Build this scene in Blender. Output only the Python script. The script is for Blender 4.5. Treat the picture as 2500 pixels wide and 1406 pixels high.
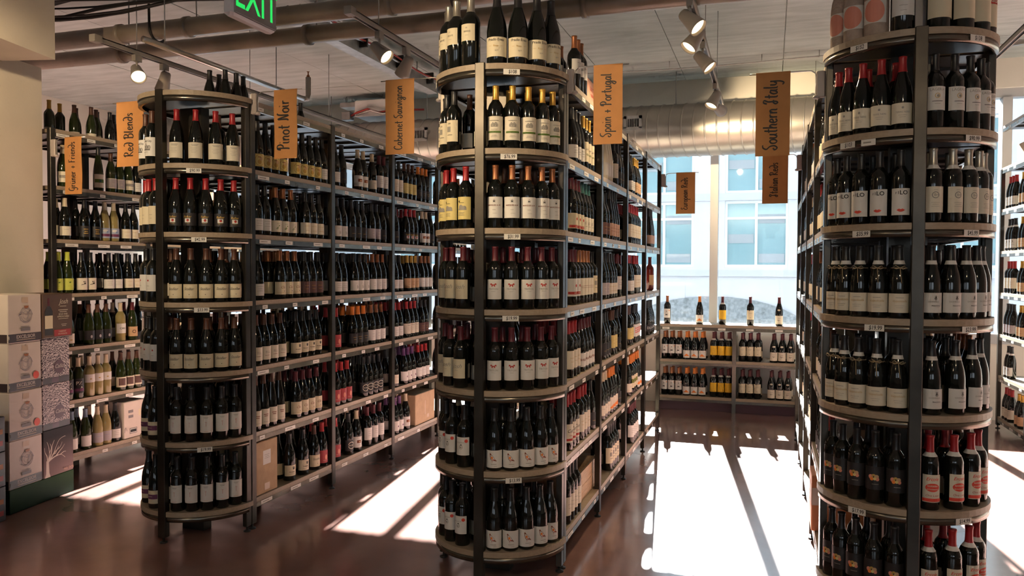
import bpy, math, random
import numpy as np
from mathutils import Matrix, Vector

random.seed(7)
for _o in list(bpy.data.objects):
    bpy.data.objects.remove(_o, do_unlink=True)
SC = bpy.context.scene
COL = SC.collection
PI = math.pi

# ------------------------------------------------------------------ camera
F_PX, YAW, PIT, ROL, CAM_H = 1913.4, 0.3175, 0.0261, 0.0043, 1.5354
_c, _s = math.cos(YAW), math.sin(YAW)
_r0 = Vector((_c, _s, 0)); _d0 = Vector((-_s, _c, 0)); _z = Vector((0, 0, 1))
_F = _d0 * math.cos(PIT) - _z * math.sin(PIT)
_U = _z * math.cos(PIT) + _d0 * math.sin(PIT)
_R1 = _r0 * math.cos(ROL) + _U * math.sin(ROL)
_U1 = -_r0 * math.sin(ROL) + _U * math.cos(ROL)
_cd = bpy.data.cameras.new('camera')
_cd.sensor_width = 36.0
_cd.lens = F_PX / 2500 * 36.0
_cd.clip_start = 0.05
CAM = bpy.data.objects.new('camera', _cd)
CAM.matrix_world = Matrix(((_R1.x, _U1.x, -_F.x, 0), (_R1.y, _U1.y, -_F.y, 0), (_R1.z, _U1.z, -_F.z, CAM_H), (0, 0, 0, 1)))
COL.objects.link(CAM)
SC.camera = CAM

# ------------------------------------------------------------------ world, sun, exposure
SC.view_settings.view_transform = 'Standard'
SC.view_settings.look = 'None'
SC.view_settings.gamma = 1.0
SC.view_settings.use_curve_mapping = False
SC.view_settings.exposure = 0.12
W = bpy.data.worlds.new('world'); SC.world = W
W.use_nodes = True
_bg = W.node_tree.nodes['Background']
_bg.inputs['Color'].default_value = (0.80, 0.90, 1.0, 1)
_bg.inputs['Strength'].default_value = 2.3
SUN_EL, SUN_DX = 30.2, 0.127          # elevation in degrees; drift in +X per metre travelled towards -Y
_sl = bpy.data.lights.new('sun', 'SUN'); _sl.energy = 74.0; _sl.angle = math.radians(0.6); _sl.color = (1.0, 0.97, 0.93)
SUN = bpy.data.objects.new('sun', _sl); COL.objects.link(SUN)
_dir = Vector((SUN_DX, -1.0, -math.tan(math.radians(SUN_EL)) * math.hypot(1, SUN_DX)))
SUN.rotation_euler = _dir.to_track_quat('-Z', 'Y').to_euler()
SUN.location = (-2, 14, 8)
try:
    SC.cycles.max_bounces = 4
    SC.cycles.diffuse_bounces = 3
    SC.cycles.glossy_bounces = 2
    SC.cycles.transmission_bounces = 2
    SC.cycles.use_adaptive_sampling = True
    SC.cycles.adaptive_threshold = 0.12
    SC.cycles.adaptive_min_samples = 12
    SC.cycles.transparent_max_bounces = 10
    SC.cycles.caustics_reflective = False
    SC.cycles.caustics_refractive = False
    SC.cycles.sample_clamp_indirect = 6.0
except Exception:
    pass

# ------------------------------------------------------------------ shared dimensions (metres)
XL, XM, XR = -2.846, -0.976, 0.230      # aisle faces: left rack (+X side), middle rack (+X side), right rack (-X side)
Y0, BAY = 3.830, 0.9035                 # front of the racks and length of a bay
RW = 0.664                              # depth of a rack
CAPR = 0.345                            # radius of the round end shelves
LEV = [2.495, 2.098, 1.722, 1.335, 0.948, 0.562, 0.175]   # shelf tops
HP = 2.5
X4, Y4 = -4.77, 4.20                    # rack along the far side
CEIL, YWIN = 3.65, 9.10

# ------------------------------------------------------------------ materials
MATS = {}
def mat(name, col, rough=0.5, metal=0.0, spec=0.5, coat=0.0, noise=0.0, nscale=8.0, bump=0.0, bscale=40.0, emit=None, stretch=None):
    if name in MATS: return MATS[name]
    m = bpy.data.materials.new(name); m.use_nodes = True
    nt = m.node_tree; b = nt.nodes['Principled BSDF']
    b.inputs['Base Color'].default_value = (*col, 1)
    b.inputs['Roughness'].default_value = rough
    b.inputs['Metallic'].default_value = metal
    b.inputs['Specular IOR Level'].default_value = spec
    b.inputs['Coat Weight'].default_value = coat
    b.inputs['Coat Roughness'].default_value = 0.08
    if emit:
        b.inputs['Emission Color'].default_value = (*emit[0], 1); b.inputs['Emission Strength'].default_value = emit[1]
    if noise or bump:
        tc = nt.nodes.new('ShaderNodeTexCoord')
        src = tc.outputs['Object']
        if stretch:
            mp = nt.nodes.new('ShaderNodeMapping'); mp.inputs['Scale'].default_value = stretch
            nt.links.new(src, mp.inputs['Vector']); src = mp.outputs['Vector']
    if noise:
        n = nt.nodes.new('ShaderNodeTexNoise'); n.inputs['Scale'].default_value = nscale; n.inputs['Detail'].default_value = 6
        nt.links.new(src, n.inputs['Vector'])
        r = nt.nodes.new('ShaderNodeValToRGB')
        r.color_ramp.elements[0].position = 0.3; r.color_ramp.elements[1].position = 0.7
        r.color_ramp.elements[0].color = (*[max(0, c * (1 - noise)) for c in col], 1)
        r.color_ramp.elements[1].color = (*[min(1, c * (1 + noise)) for c in col], 1)
        nt.links.new(n.outputs['Fac'], r.inputs['Fac']); nt.links.new(r.outputs['Color'], b.inputs['Base Color'])
    if bump:
        n2 = nt.nodes.new('ShaderNodeTexNoise'); n2.inputs['Scale'].default_value = bscale; n2.inputs['Detail'].default_value = 4
        nt.links.new(src, n2.inputs['Vector'])
        bp = nt.nodes.new('ShaderNodeBump'); bp.inputs['Strength'].default_value = bump; bp.inputs['Distance'].default_value = 0.01
        nt.links.new(n2.outputs['Fac'], bp.inputs['Height']); nt.links.new(bp.outputs['Normal'], b.inputs['Normal'])
    MATS[name] = m
    return m

def pane_mat(name, tint, gloss=0.08):
    m = bpy.data.materials.new(name); m.use_nodes = True
    nt = m.node_tree; nt.nodes.clear()
    out = nt.nodes.new('ShaderNodeOutputMaterial'); mix = nt.nodes.new('ShaderNodeMixShader')
    tr = nt.nodes.new('ShaderNodeBsdfTransparent'); gl = nt.nodes.new('ShaderNodeBsdfGlossy')
    fr = nt.nodes.new('ShaderNodeFresnel'); fr.inputs['IOR'].default_value = 1.3
    tr.inputs['Color'].default_value = (*tint, 1); gl.inputs['Roughness'].default_value = 0.02
    nt.links.new(fr.outputs['Fac'], mix.inputs['Fac']); nt.links.new(tr.outputs[0], mix.inputs[1]); nt.links.new(gl.outputs[0], mix.inputs[2])
    nt.links.new(mix.outputs[0], out.inputs['Surface'])
    MATS[name] = m
    return m

def floor_mat():
    m = mat('polished_concrete', (0.33, 0.178, 0.150), rough=0.24, spec=0.5, noise=0.28, nscale=1.3, bump=0.02, bscale=9)
    nt = m.node_tree; b = nt.nodes['Principled BSDF']
    n = nt.nodes.new('ShaderNodeTexNoise'); n.inputs['Scale'].default_value = 2.2; n.inputs['Detail'].default_value = 8
    tc = nt.nodes.new('ShaderNodeTexCoord'); nt.links.new(tc.outputs['Object'], n.inputs['Vector'])
    mr = nt.nodes.new('ShaderNodeMapRange'); mr.inputs['To Min'].default_value = 0.13; mr.inputs['To Max'].default_value = 0.26
    nt.links.new(n.outputs['Fac'], mr.inputs['Value']); nt.links.new(mr.outputs['Result'], b.inputs['Roughness'])
    b.inputs['Coat Weight'].default_value = 0.7; b.inputs['Coat Roughness'].default_value = 0.16; b.inputs['Coat IOR'].default_value = 1.55
    return m

def pattern_mat():
    m = mat('swirl_print', (0.6, 0.55, 0.55), rough=0.6)
    nt = m.node_tree; b = nt.nodes['Principled BSDF']
    tc = nt.nodes.new('ShaderNodeTexCoord')
    w = nt.nodes.new('ShaderNodeTexWave'); w.wave_type = 'RINGS'; w.inputs['Scale'].default_value = 20; w.inputs['Distortion'].default_value = 9; w.inputs['Detail'].default_value = 1; w.inputs['Detail Scale'].default_value = 3
    nt.links.new(tc.outputs['Object'], w.inputs['Vector'])
    r = nt.nodes.new('ShaderNodeValToRGB'); r.color_ramp.interpolation = 'CONSTANT'
    r.color_ramp.elements[0].color = (0.06, 0.035, 0.05, 1); r.color_ramp.elements[1].position = 0.42; r.color_ramp.elements[1].color = (0.60, 0.52, 0.52, 1)
    nt.links.new(w.outputs['Fac'], r.inputs['Fac']); nt.links.new(r.outputs['Color'], b.inputs['Base Color'])
    return m

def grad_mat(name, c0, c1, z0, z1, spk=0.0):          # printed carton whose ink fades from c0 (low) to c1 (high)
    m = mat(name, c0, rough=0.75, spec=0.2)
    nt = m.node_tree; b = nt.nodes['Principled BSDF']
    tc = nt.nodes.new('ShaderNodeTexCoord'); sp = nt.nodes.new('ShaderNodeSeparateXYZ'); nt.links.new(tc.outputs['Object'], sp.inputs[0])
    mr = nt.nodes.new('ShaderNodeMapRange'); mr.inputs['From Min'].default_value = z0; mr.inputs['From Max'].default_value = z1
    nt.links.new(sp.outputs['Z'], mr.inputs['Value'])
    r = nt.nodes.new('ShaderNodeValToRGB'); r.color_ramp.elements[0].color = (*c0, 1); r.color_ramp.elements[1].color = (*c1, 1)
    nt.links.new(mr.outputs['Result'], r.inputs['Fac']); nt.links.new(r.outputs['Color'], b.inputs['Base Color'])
    return m

mat('rack_metal', (0.055, 0.049, 0.041), rough=0.34, metal=0.75, noise=0.35, nscale=5)
mat('rail_metal', (0.16, 0.145, 0.12), rough=0.24, metal=0.85, noise=0.25, nscale=6)
mat('shelf_wood', (0.36, 0.285, 0.205), rough=0.5, noise=0.10, nscale=14, stretch=(1, 8, 8))
mat('shelf_under', (0.06, 0.055, 0.05), rough=0.3, metal=0.4)
mat('foot_rubber', (0.012, 0.012, 0.012), rough=0.5)
mat('tag_white', (0.78, 0.76, 0.70), rough=0.45)
mat('ink', (0.015, 0.013, 0.012), rough=0.6)
mat('steel', (0.55, 0.54, 0.52), rough=0.28, metal=0.9)
mat('duct_steel', (0.46, 0.44, 0.40), rough=0.36, metal=0.9, noise=0.12, nscale=3)
mat('pipe_paint', (0.27, 0.225, 0.175), rough=0.30, noise=0.25, nscale=4)
mat('cable_black', (0.02, 0.019, 0.018), rough=0.6)
mat('cable_red', (0.42, 0.05, 0.04), rough=0.5)
mat('concrete', (0.43, 0.475, 0.455), rough=0.75, noise=0.16, nscale=2.2, bump=0.25, bscale=22, stretch=(1, 5, 1))
mat('plaster', (0.62, 0.56, 0.45), rough=0.8, noise=0.05, nscale=3, bump=0.06, bscale=60)
mat('cream_wall', (0.82, 0.79, 0.70), rough=0.75, noise=0.05, nscale=2)
mat('white_paint', (0.75, 0.74, 0.72), rough=0.5)
mat('galv', (0.45, 0.45, 0.44), rough=0.42, metal=0.6, noise=0.2, nscale=12)
mat('lamp_shell', (0.34, 0.31, 0.27), rough=0.45)
mat('lamp_glow', (1, 0.8, 0.5), rough=0.5, emit=((1.0, 0.72, 0.36), 9.0))
mat('banner_paper', (0.50, 0.225, 0.07), rough=0.7, noise=0.05, nscale=20)
mat('clamp_plastic', (0.42, 0.36, 0.33), rough=0.4)
mat('exit_grey', (0.36, 0.34, 0.34), rough=0.5)
mat('exit_green', (0.03, 0.6, 0.12), rough=0.5, emit=((0.02, 0.75, 0.12), 0.9))
mat('exit_white', (0.72, 0.70, 0.74), rough=0.45)
mat('cardboard', (0.50, 0.35, 0.21), rough=0.75, noise=0.10, nscale=18)
mat('carton_white', (0.66, 0.58, 0.52), rough=0.6, noise=0.04, nscale=10)
mat('carton_dark', (0.045, 0.03, 0.035), rough=0.5)
mat('carton_brown', (0.10, 0.052, 0.028), rough=0.5, noise=0.15, nscale=12)
mat('carton_red', (0.38, 0.03, 0.03), rough=0.5)
mat('carton_pink', (0.66, 0.33, 0.23), rough=0.6)
mat('carton_orange', (0.55, 0.22, 0.10), rough=0.6)
mat('crate_wood', (0.50, 0.34, 0.20), rough=0.65, noise=0.2, nscale=9, stretch=(9, 1, 9))
mat('tape', (0.60, 0.47, 0.36), rough=0.3)
mat('sticker_red', (0.75, 0.08, 0.05), rough=0.5)
mat('crest_grey', (0.30, 0.27, 0.29), rough=0.6)
mat('barcode', (0.22, 0.20, 0.21), rough=0.6)
mat('crown_brown', (0.36, 0.13, 0.05), rough=0.5)
mat('purple_disc', (0.10, 0.05, 0.07), rough=0.5)
mat('tree_cream', (0.72, 0.62, 0.53), rough=0.6)
mat('facade', (0.53, 0.53, 0.565), rough=0.8, noise=0.04, nscale=1)
mat('facade_trim', (0.46, 0.47, 0.52), rough=0.8)
mat('facade_frame', (0.78, 0.80, 0.82), rough=0.5)
mat('facade_glass', (0.19, 0.31, 0.35), rough=0.12, spec=0.6)
mat('facade_blind', (0.27, 0.30, 0.33), rough=0.6)
mat('awning', (0.22, 0.24, 0.26), rough=0.8, noise=0.35, nscale=14)
mat('street', (0.16, 0.16, 0.17), rough=0.9)
mat('back_panel', (0.60, 0.60, 0.59), rough=0.5)
mat('mullion', (0.50, 0.52, 0.54), rough=0.4)
pane_mat('window_glass', (0.93, 0.97, 0.98))
# bottles
mat('glass_dark', (0.006, 0.007, 0.006), rough=0.07, spec=0.55)
mat('glass_green', (0.02, 0.03, 0.008), rough=0.07, spec=0.55)
mat('glass_straw', (0.30, 0.245, 0.10), rough=0.06, spec=0.6)
mat('glass_rose', (0.16, 0.02, 0.015), rough=0.06, spec=0.6)
mat('paper_wrap', (0.42, 0.33, 0.27), rough=0.8, noise=0.15, nscale=30, bump=0.5, bscale=60)
for _n, _col, _r, _m in (
    ('cap_black', (0.012, 0.012, 0.014), .35, 0), ('cap_red', (0.36, 0.02, 0.025), .35, .1), ('cap_maroon', (0.10, 0.012, 0.02), .38, .1),
    ('cap_gold', (0.62, 0.36, 0.07), .32, .6), ('cap_copper', (0.34, 0.13, 0.055), .35, .5), ('cap_silver', (0.45, 0.42, 0.36), .3, .7),
    ('cap_orange', (0.75, 0.22, 0.03), .4, 0), ('cap_yellow', (0.62, 0.36, 0.05), .4, .1), ('cap_purple', (0.12, 0.04, 0.15), .4, 0),
    ('cap_cream', (0.62, 0.52, 0.36), .45, 0), ('cap_teal', (0.03, 0.13, 0.12), .4, 0), ('cap_brown', (0.09, 0.035, 0.02), .4, .1),
    ('cap_blue', (0.18, 0.25, 0.34), .4, .2), ('cap_lime', (0.50, 0.55, 0.06), .45, 0),
    ('lab_white', (0.72, 0.70, 0.66), .6, 0), ('lab_cream', (0.70, 0.62, 0.44), .6, 0), ('lab_ivory', (0.74, 0.68, 0.55), .6, 0),
    ('lab_yellow', (0.70, 0.58, 0.22), .6, 0), ('lab_sun', (0.85, 0.50, 0.02), .6, 0), ('lab_tan', (0.56, 0.36, 0.20), .6, 0),
    ('lab_black', (0.02, 0.018, 0.02), .5, 0), ('lab_red', (0.40, 0.05, 0.06), .6, 0), ('lab_grey', (0.42, 0.38, 0.40), .6, 0),
    ('lab_peach', (0.66, 0.42, 0.30), .6, 0), ('lab_lime', (0.55, 0.60, 0.10), .6, 0), ('lab_brown', (0.12, 0.06, 0.055), .6, 0),
    ('pr_red', (0.45, 0.03, 0.02), .6, 0), ('pr_scarlet', (0.75, 0.07, 0.04), .6, 0), ('pr_grey', (0.30, 0.28, 0.24), .6, 0),
    ('pr_green', (0.09, 0.16, 0.02), .6, 0), ('pr_gold', (0.52, 0.33, 0.08), .5, .2), ('pr_orange', (0.85, 0.24, 0.04), .6, 0),
    ('pr_purple', (0.14, 0.03, 0.09), .6, 0), ('pr_pink', (0.72, 0.28, 0.20), .6, 0), ('pr_blue', (0.2, 0.3, 0.5), .6, 0),
    ('pr_brown', (0.22, 0.06, 0.025), .6, 0), ('raffia', (0.40, 0.30, 0.18), .8, 0)):
    mat(_n, _col, rough=_r, metal=_m)

# ------------------------------------------------------------------ helpers
class MB:
    """collects boxes, tubes and polygons; build() links them as one mesh object"""
    def __init__(s): s.v = []; s.f = []; s.m = []; s.mats = []; s.sm = []
    def mi(s, m):
        if m not in s.mats: s.mats.append(m)
        return s.mats.index(m)
    def add(s, vs, fs, m, smooth=False):
        o = len(s.v); s.v += [tuple(v) for v in vs]
        k = s.mi(m)
        for f in fs: s.f.append(tuple(i + o for i in f)); s.m.append(k); s.sm.append(smooth)
        return s
    def box(s, x0, x1, y0, y1, z0, z1, m):
        vs = [(x0, y0, z0), (x1, y0, z0), (x1, y1, z0), (x0, y1, z0), (x0, y0, z1), (x1, y0, z1), (x1, y1, z1), (x0, y1, z1)]
        return s.add(vs, [(0, 3, 2, 1), (4, 5, 6, 7), (0, 1, 5, 4), (1, 2, 6, 5), (2, 3, 7, 6), (3, 0, 4, 7)], m)
    def bbox(s, x0, x1, y0, y1, z0, z1, m, b=0.004):
        # box with its four upright edges and rims chamfered
        def ring(z, i):
            return [(x0 + i + b, y0 + i, z), (x1 - i - b, y0 + i, z), (x1 - i, y0 + i + b, z), (x1 - i, y1 - i - b, z),
                    (x1 - i - b, y1 - i, z), (x0 + i + b, y1 - i, z), (x0 + i, y1 - i - b, z), (x0 + i, y0 + i + b, z)]
        vs = ring(z0, b) + ring(z0 + b, 0) + ring(z1 - b, 0) + ring(z1, b)
        fs = [tuple(range(7, -1, -1)), tuple(range(24, 32))]
        for k in range(3):
            for i in range(8):
                j = (i + 1) % 8
                fs.append((k * 8 + i, k * 8 + j, k * 8 + 8 + j, k * 8 + 8 + i))
        return s.add(vs, fs, m)
    def lathe(s, prof, seg, m, c=(0, 0, 0), smooth=True, a0=0.0, a1=2 * PI, cap=True):
        full = abs(a1 - a0 - 2 * PI) < 1e-6
        n = seg if full else seg + 1
        vs = []; fs = []
        for (r, z) in prof:
            for i in range(n):
                a = a0 + (a1 - a0) * i / seg
                vs.append((c[0] + r * math.sin(a), c[1] - r * math.cos(a), c[2] + z))
        for k in range(len(prof) - 1):
            for i in range(seg):
                j = (i + 1) % n if full else i + 1
                fs.append((k * n + i, k * n + j, (k + 1) * n + j, (k + 1) * n + i))
        s.add(vs, fs, m, smooth)
        if full and cap:
            o = len(s.v) - len(vs)
            k = s.mi(m)
            if prof[0][0] > 1e-5: s.f.append(tuple(o + i for i in range(n - 1, -1, -1))); s.m.append(k); s.sm.append(False)
            if prof[-1][0] > 1e-5: s.f.append(tuple(o + (len(prof) - 1) * n + i for i in range(n))); s.m.append(k); s.sm.append(False)
        return s
    def tube(s, pts, r, m, seg=8, smooth=True):
        pts = [Vector(p) for p in pts]; vs = []; n = len(pts)
        up = Vector((0.0137, 0.0071, 1))
        for i, p in enumerate(pts):
            t = (pts[min(i + 1, n - 1)] - pts[max(i - 1, 0)]).normalized()
            u = up if abs(t.dot(up.normalized())) < 0.95 else Vector((1, 0.01, 0))
            a = t.cross(u).normalized(); b = t.cross(a)
            rr = r[i] if isinstance(r, (list, tuple)) else r
            for k in range(seg):
                q = 2 * PI * k / seg
                vs.append(p + a * (rr * math.cos(q)) + b * (rr * math.sin(q)))
        fs = []
        for i in range(n - 1):
            for k in range(seg):
                j = (k + 1) % seg
                fs.append((i * seg + k, i * seg + j, (i + 1) * seg + j, (i + 1) * seg + k))
        fs.append(tuple(range(seg - 1, -1, -1))); fs.append(tuple((n - 1) * seg + k for k in range(seg)))
        return s.add(vs, fs, m, smooth)
    def mesh(s, name):
        me = bpy.data.meshes.new(name); me.from_pydata(s.v, [], s.f)
        for m in s.mats: me.materials.append(MATS[m])
        me.polygons.foreach_set('material_index', s.m); me.polygons.foreach_set('use_smooth', s.sm)
        me.update(); return me
    def build(s, name, parent=None): return link(name, s.mesh(name), parent)

def link(name, data, parent=None):
    o = bpy.data.objects.new(name, data); COL.objects.link(o)
    if parent: o.parent = parent
    return o
def tag(o, label=None, cat=None, group=None, kind=None):
    if label: o['label'] = label
    if cat: o['category'] = cat
    if group: o['group'] = group
    if kind: o['kind'] = kind
    return o
def empty(name, loc=(0, 0, 0), rz=0.0):
    o = bpy.data.objects.new(name, None); COL.objects.link(o); o.location = loc; o.rotation_euler = (0, 0, rz); o.empty_display_size = 0.05
    return o
def thing(name, label, cat, loc=(0, 0, 0), rz=0.0, group=None):
    return tag(empty(name, loc, rz), label, cat, group)

_TXT = {}
def text_geo(s, shear=0.0, off=0.0):
    k = (s, shear, off)
    if k not in _TXT:
        cu = bpy.data.curves.new('lettering', 'FONT'); cu.body = s; cu.size = 1.0; cu.align_x = 'CENTER'; cu.align_y = 'CENTER'
        cu.shear = shear; cu.offset = off; cu.resolution_u = 3; cu.fill_mode = 'FRONT'
        o = bpy.data.objects.new('lettering', cu)
        me = bpy.data.meshes.new_from_object(o)
        _TXT[k] = ([(v.co.x, v.co.y) for v in me.vertices], [tuple(p.vertices) for p in me.polygons])
        bpy.data.objects.remove(o); bpy.data.curves.remove(cu); bpy.data.meshes.remove(me)
    return _TXT[k]

class Print:
    """flat artwork in (s, t) coordinates; later elements lie a hair above earlier ones"""
    def __init__(s): s.v = []; s.f = []; s.m = []; s.layer = 0
    def _a(s, vs, fs, m):
        o = len(s.v); s.v += [(x, y, s.layer) for x, y in vs]; s.layer += 1
        for f in fs: s.f.append(tuple(i + o for i in f)); s.m.append(m)
    def T(s, txt, cx, cy, size, m, shear=0.0, off=0.0, sx=1.0):
        vs, fs = text_geo(txt, shear, off); s._a([(cx + x * size * sx, cy + y * size) for x, y in vs], fs, m)
    def R(s, cx, cy, w, h, m, n=6):
        vs = []; fs = []
        for i in range(n + 1):
            x = cx - w / 2 + w * i / n; vs += [(x, cy - h / 2), (x, cy + h / 2)]
        for i in range(n): fs.append((2 * i, 2 * i + 2, 2 * i + 3, 2 * i + 1))
        s._a(vs, fs, m)
    def E(s, cx, cy, rx, ry, m, n=16):
        vs = []; fs = []; k = max(4, n // 2)          # upright slices, so that it bends round a bottle
        for i in range(k + 1):
            a = PI * i / k; vs += [(cx - rx * math.cos(a), cy - ry * math.sin(a)), (cx - rx * math.cos(a), cy + ry * math.sin(a))]
        for i in range(k): fs.append((2 * i, 2 * i + 2, 2 * i + 3, 2 * i + 1))
        s._a(vs, fs, m)
    def O(s, cx, cy, rx, ry, w, m, n=18):
        vs = []
        for i in range(n):
            a = 2 * PI * i / n; vs += [(cx + rx * math.cos(a), cy + ry * math.sin(a)), (cx + (rx - w) * math.cos(a), cy + (ry - w) * math.sin(a))]
        s._a(vs, [(2 * i, 2 * ((i + 1) % n), 2 * ((i + 1) % n) + 1, 2 * i + 1) for i in range(n)], m)
    def P(s, pts, m):
        x0, x1 = min(p[0] for p in pts), max(p[0] for p in pts)
        if x1 - x0 < .035 or x1 - x0 > .11: s._a(pts, [tuple(range(len(pts)))], m); return
        vs = []; fs = []; n = 14
        for i in range(n + 1):
            x = x0 + (x1 - x0) * min(max(i / n, 1e-4), 1 - 1e-4); ys = []
            for (xa, ya), (xb, yb) in zip(pts, pts[1:] + pts[:1]):
                if (xa - x) * (xb - x) <= 0 and xa != xb: ys.append(ya + (yb - ya) * (x - xa) / (xb - xa))
            vs += [(x, min(ys)), (x, max(ys))]
        for i in range(n): fs.append((2 * i, 2 * i + 2, 2 * i + 3, 2 * i + 1))
        s._a(vs, fs, m)
    def L(s, cx, ys, w, m, h=0.0016):
        for i, y in enumerate(ys): s.R(cx, y, w * (1 - 0.25 * (i % 2)), h, m, 4)
    def S(s, pts, w, m):
        vs, fs = ribbon(pts, w); s._a(vs, fs, m)
    def mesh(s, name, fn):
        me = bpy.data.meshes.new(name); me.from_pydata([fn(*q) for q in s.v], [], s.f)
        ms = list(dict.fromkeys(s.m))
        for m in ms: me.materials.append(MATS[m])
        me.polygons.foreach_set('material_index', [ms.index(m) for m in s.m]); me.update()
        return me

def smooth_pts(pts, sub=5):
    if len(pts) < 3: return [Vector(p) for p in pts]
    P = [Vector(p) for p in pts]; out = []
    for i in range(len(P) - 1):
        p0, p1, p2, p3 = P[max(i - 1, 0)], P[i], P[i + 1], P[min(i + 2, len(P) - 1)]
        for k in range(sub):
            t = k / sub
            out.append(0.5 * ((2 * p1) + (p2 - p0) * t + (2 * p0 - 5 * p1 + 4 * p2 - p3) * t * t + (3 * p1 - p0 - 3 * p2 + p3) * t ** 3))
    out.append(P[-1]); return out
def ribbon(pts, w, sub=5):
    P = smooth_pts(pts, sub); vs = []; fs = []
    for i, p in enumerate(P):
        t = P[min(i + 1, len(P) - 1)] - P[max(i - 1, 0)]
        if t.length < 1e-9: t = Vector((1, 0))
        t.normalize(); n = Vector((-t.y, t.x))
        ww = w[min(i, len(w) - 1)] if isinstance(w, list) else w * (0.75 + 0.5 * abs(t.x * 0.4 + t.y * 0.9))
        vs += [tuple(p + n * ww / 2), tuple(p - n * ww / 2)]
    for i in range(len(P) - 1): fs.append((2 * i, 2 * i + 1, 2 * i + 3, 2 * i + 2))
    return vs, fs

# hand lettering for the aisle signs: strokes per letter, x-height 1
HAND = {
 'a': (1.05, [[(.75, .8), (.42, 1), (.06, .55), (.2, .05), (.55, .2), (.78, .85)], [(.8, 1), (.76, .25), (.98, .02)]]),
 'b': (1.0, [[(.18, 1.9), (.1, .1)], [(.12, .6), (.5, .98), (.85, .6), (.6, .05), (.12, .12)]]),
 'd': (1.0, [[(.75, .75), (.4, .95), (.06, .5), (.3, .02), (.7, .3), (.86, 1.1), (.7, 1.75), (.35, 1.95), (.12, 1.8)]]),
 'e': (.95, [[(.1, .5), (.7, .62), (.6, .95), (.28, .95), (.08, .45), (.35, .02), (.85, .2)]]),
 'g': (1.1, [[(.75, .8), (.42, 1), (.06, .55), (.2, .08), (.55, .2), (.78, .85)], [(.8, 1), (.82, -.3), (.5, -.85), (.15, -.6), (.5, -.2), (1.1, .2)]]),
 'h': (1.0, [[(.18, 1.9), (.1, .0)], [(.1, .5), (.5, 1), (.75, .7), (.72, .15), (.95, .02)]]),
 'i': (.5, [[(.15, 1), (.14, .2), (.38, .02)], [(.14, 1.42), (.2, 1.5)]]),
 'l': (.5, [[(.2, 1.9), (.12, .25), (.38, .02)]]),
 'n': (1.0, [[(.1, 1), (.1, 0)], [(.1, .55), (.45, 1), (.72, .75), (.7, .15), (.92, .02)]]),
 'o': (.95, [[(.55, .98), (.12, .75), (.1, .25), (.45, .0), (.8, .3), (.75, .8), (.45, .98), (.4, .8)]]),
 'p': (1.0, [[(.14, 1), (.08, -.9)], [(.1, .7), (.5, 1), (.85, .55), (.55, .02), (.1, .2)]]),
 'r': (.75, [[(.1, 1), (.12, 0)], [(.12, .6), (.35, .95), (.68, .92)]]),
 's': (.8, [[(.68, .85), (.38, 1), (.15, .75), (.55, .42), (.5, .05), (.08, .12)]]),
 't': (.75, [[(.38, 1.7), (.3, .2), (.58, .02)], [(.0, 1.08), (.75, 1.15)]]),
 'u': (1.05, [[(.1, 1), (.1, .25), (.42, .0), (.75, .4)], [(.78, 1), (.76, .2), (1.0, .02)]]),
 'v': (.85, [[(.05, 1), (.4, .0), (.78, 1)]]),
 'y': (1.05, [[(.1, 1), (.1, .35), (.42, .15), (.75, .5)], [(.8, 1), (.8, -.3), (.45, -.85), (.1, -.65)]]),
 'B': (1.35, [[(.3, 1.9), (.25, .0)], [(.0, 1.6), (.3, 1.95), (.95, 1.75), (.85, 1.15), (.35, 1.0), (1.05, .85), (1.05, .2), (.5, -.05), (.1, .2)]]),
 'C': (1.25, [[(1.05, 1.55), (.75, 1.85), (.25, 1.5), (.08, .7), (.4, .02), (1.1, .3)]]),
 'E': (1.2, [[(.95, 1.7), (.5, 1.9), (.25, 1.5), (.7, 1.05), (.15, .8), (.1, .25), (.5, -.02), (1.05, .3)]]),
 'F': (1.1, [[(.3, 1.75), (.25, .0)], [(.05, 1.75), (1.0, 1.85)], [(.27, 1.0), (.75, 1.05)]]),
 'G': (1.3, [[(1.0, 1.6), (.6, 1.85), (.15, 1.3), (.15, .5), (.6, .15), (.95, .6), (.95, 1.0)], [(.95, 1.0), (.95, -.3), (.55, -.8), (.2, -.5)]]),
 'I': (1.0, [[(.05, 1.4), (.3, 1.85), (.75, 1.75), (.45, 1.2), (.5, .3), (.25, -.05), (.02, .25), (.35, .55), (.8, .5)]]),
 'N': (1.4, [[(.0, .1), (.25, .4), (.3, 1.8), (.95, .05), (1.05, 1.5), (1.35, 1.9)]]),
 'P': (1.15, [[(.35, 1.85), (.3, .2), (.12, .0)], [(.05, 1.3), (.2, 1.8), (.75, 1.9), (1.0, 1.4), (.7, .95), (.3, 1.0)]]),
 'R': (1.3, [[(.3, 1.85), (.25, .0)], [(.05, 1.5), (.35, 1.9), (.9, 1.75), (.85, 1.15), (.35, .95), (.7, .5), (1.25, .0)]]),
 'S': (1.2, [[(1.05, 1.9), (.5, 1.85), (.2, 1.4), (.75, .9), (.85, .3), (.4, -.05), (.05, .3), (.4, .5)]]),
 '+': (1.0, [[(.5, 1.1), (.45, .1)], [(.05, .6), (.9, .62)]]),
 ' ': (.65, []),
}
HAND['ü'] = (1.05, HAND['u'][1] + [[(.2, 1.4), (.25, 1.48)], [(.6, 1.4), (.65, 1.48)]])
def hand_print(txt, length, m='ink', height=None):
    """a Print with the text along s, centred on the origin, LENGTH long"""
    x = 0; strokes = []
    for ch in txt:
        adv, st = HAND[ch]
        for q in st: strokes.append([(x + a, b) for a, b in q])
        x += adv + 0.10
    k = length / x; p = Print()
    for q in strokes: p.S([((a - x / 2) * k, (b - .6) * k * 1.42) for a, b in q], 0.25 * k, m)
    return p

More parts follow.
